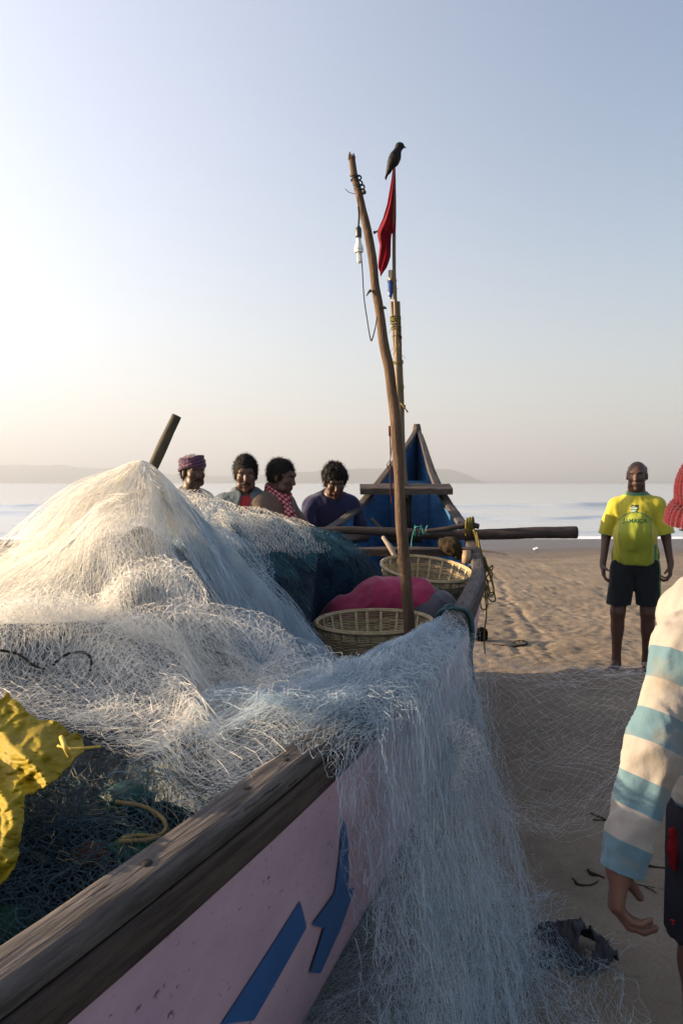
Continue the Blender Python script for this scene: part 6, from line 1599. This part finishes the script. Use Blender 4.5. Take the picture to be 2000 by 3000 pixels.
def twisted(b, pts, r, n=160, turns=40):
    c = resample(pts, n); T_, N_, B_ = frames(c)
    for k in range(3):
        a = np.linspace(0, turns * 2 * math.pi, n)[:, None] + k * 2.094; b.tube(c + r * .5 * (np.cos(a) * N_ + np.sin(a) * B_), r * .58, 5)
b = MB(); L3 = lambda u, v, l=.012: ray_on(hd_, u, v, l, .6, 1.7)
twisted(b, [L3(u, v) for (u, v) in ((340, 2350), (380, 2355), (423, 2364), (469, 2390), (487, 2420), (478, 2441), (455, 2450), (408, 2448), (360, 2456))], .0042)
twisted(b, [L3(u, v) for (u, v) in ((470, 2455), (420, 2462), (350, 2466))], .004, 80, 16)
tag(b.build('rope', m_tan), 'tan twisted rope loop lying on the dark net by the near rail', 'rope')
b = MB(); L4 = lambda u, v: ray_on(heap_h, u, v, .035, 1.2, 3.0)
twisted(b, [L4(u, v) for (u, v) in ((-40, 1900), (20, 1908), (60, 1920), (100, 1950), (130, 1962))], .0034, 120, 30); twisted(b, [L4(u, v) for (u, v) in ((155, 1950), (180, 1925), (215, 1912), (250, 1913), (267, 1932), (264, 1965))], .0034, 120, 30)
tag(b.build('cord', mat('black_cord', (.012, .012, .012), .7)), 'black twisted cord lying on the pale net heap at the left', 'cord')

# ------------------------------------------------------------------ things lying on the sand
def ground(u, v, lift=0.0):
    q = Pv(u, v, np.linspace(1.5, 26, 4000)); return q[np.argmax(q[:, 2] <= sand_z(q[:, 0], q[:, 1]) + lift)]
S = SDF(); c0 = ground(1410, 1878, .0)
S.ell(c0 + [0, .05, .055], (.075, .06, .07)); S.ell(c0 + [-.02, 0, .05], (.055, .05, .055)); S.disp = lambda p: -.008 * (1 - np.abs(fbm(p * 16, 3, 3)) * 2)
V, F = S.mesh(.007); n_ = vnoise(V * 26, 3); col = np.where((n_ > .15)[:, None] & (V[:, :1] < c0[0] + .02), np.array([.12, .10, .012]), np.array([.012, .010, .011]))
tag(mesh_obj('rag_bundle', V, F, mat('dark_rag', (1, 1, 1), .85, .15, vcol=True)), 'small dark bundle with a yellow patch on the sand beside the hull', 'bundle')
# black torn cloth
c0 = ground(1662, 2800); gx, gy = np.meshgrid(np.linspace(-1, 1, 90), np.linspace(-1, 1, 60))
n3 = np.stack([gx * 2, gy * 2, 0 * gx], -1)
rr = np.hypot(gx, gy) + .28 * fbm(n3 * 1.3, 71, 3)
hh = .085 * np.exp(-((gy - .1 + .5 * gx ** 2) / .38) ** 2) * (1 - np.clip(np.abs(gx), 0, 1) ** 3) + .02 * np.abs(fbm(n3 * 2.4, 72, 4)) + .012 * np.abs(fbm(n3 * np.array([3, 8, 1]), 74, 3))
Xr = c0[0] + gx * .150 + .01 * fbm(n3 * 3, 75, 2); Yr = c0[1] + gy * .135 - .02 * gx
Zr = sand_z(Xr, Yr) + .006 + hh
holes = (fbm(n3 * 1.6 + 5, 73, 3) > .42) & (rr > .25)
ok = ((rr < .95) & ~holes).ravel(); F = gridF(60, 90); F = F[ok[F].all(1)]; used = np.unique(F); re_ = np.full(gx.size, -1); re_[used] = np.arange(len(used))
o = mesh_obj('torn_cloth', np.stack([Xr, Yr, Zr], -1).reshape(-1, 3)[used], re_[F].astype(np.int32), mat('black_cloth', (.012, .012, .016), .7, .3, color2=(.045, .045, .055), nscale=14, bump=.004, bscale=50))
so_ = o.modifiers.new('thick', 'SOLIDIFY'); so_.thickness = .003; tag(o, 'crumpled black torn cloth lying on the shaded sand near the bottom right', 'cloth')
m_tw = mat('wet_driftwood', (.018, .013, .010), .8, .2, color2=(.04, .03, .022), nscale=20)
TW = [('long dark branch on the sand behind the near man\'s elbow', [(1735, 2402), (1790, 2408), (1850, 2412), (1930, 2420)], .006),
      ('thick dark stick on the sand to the right of the hanging hand', [(1868, 2528), (1905, 2538), (1955, 2546)], .009),
      ('short dark stick ending at the near man\'s cuff', [(1718, 2548), (1740, 2562), (1762, 2572)], .008),
      ('curved thin dark twig left of the hanging hand', [(1672, 2574), (1695, 2592), (1725, 2592), (1750, 2580)], .006),
      ('forked thin twig on the sand below the red waist cloth', [(1855, 2592), (1890, 2598), (1945, 2606)], .004),
      ('thin twig under the edge of the stretched net', [(1730, 2380), (1770, 2400), (1810, 2440)], .004),
      ('dark twig on the lit sand beyond the shadow', [(1400, 1612), (1440, 1617), (1478, 1624)], .022),
      ('coiled dark weed strand on the sand at the shadow edge', [(1440, 1888), (1500, 1893), (1540, 1888), (1542, 1880), (1520, 1876), (1505, 1884)], .012)]
for k, (lb, pts, r) in enumerate(TW):
    b = MB(); pw = [ground(u, v, r * .6) for u, v in pts]; c = resample(pw, 30); c = c + r * 1.2 * np.stack([fbm(c * 18, k, 2), fbm(c * 18, k + 5, 2), 0 * c[:, 0]], -1)
    b.tube(c, np.interp(np.linspace(0, 1, 30), [0, .3, 1], [r * .6, r, r * .35]), 7)
    if k in (0, 4): b.tube(resample([c[12], c[12] + (c[20] - c[12]) * .6 + [0, -.03, .004], c[20] + [.0, -.06, 0]], 8), r * .5, 5)
    tag(b.build('twig', m_tw), lb, 'twig', 'dark twigs on the sand')
S = SDF(); c0 = ground(1567, 1612); S.ell(c0 + [0, 0, .03], (.05, .04, .03)); S.ell(c0 + [.05, 0, .05], (.03, .03, .04)); S.disp = lambda p: -.01 * fbm(p * 14, 3, 3); V, F = S.mesh(.012); tag(mesh_obj('litter', V, F, mat('white_litter', (.6, .6, .6), .6)), 'crumpled white scrap on the far lit sand', 'litter')
for k, (u, v, lb) in enumerate([(1515, 2470, 'pale stick fragment under the hanging net'), (1810, 2875, 'small pale shell bit below the black cloth'), (1780, 2420, 'pale yellow scrap by the twigs')]):
    c0 = ground(u, v, .004); b = MB(); b.tube(resample([c0 + [-.02, .0, .003], c0 + [0, .004, .008], c0 + [.022, -.003, .004]], 8), [.002, .005, .006, .005, .005, .004, .003, .002], 6, flat=.6); tag(b.build('debris', mat('pale_debris', (.30, .27, .22), .8)), lb, 'debris')
# dark weed line along the water's edge at the left
S = SDF(); g = random.Random(9); 
for k in range(60):
    q = P(-40 + k * 8.5, 1521 + 0 * k, 24.2); x = q[0]; z = float(sand_z(x, 21.5)); S.cone((x, 21.5 + g.uniform(-.2, .2), z + .03), (x + .16, 21.5 + g.uniform(-.2, .2), z + .03), g.uniform(.05, .11), g.uniform(.05, .10), .05, flat=((0, 0, 1), .6))
V, F = S.mesh(.045); tag(mesh_obj('weed_line', V, F, mat('dark_weed', (.02, .010, .008), .9)), 'dark line of weed along the water edge at far left', 'seaweed')
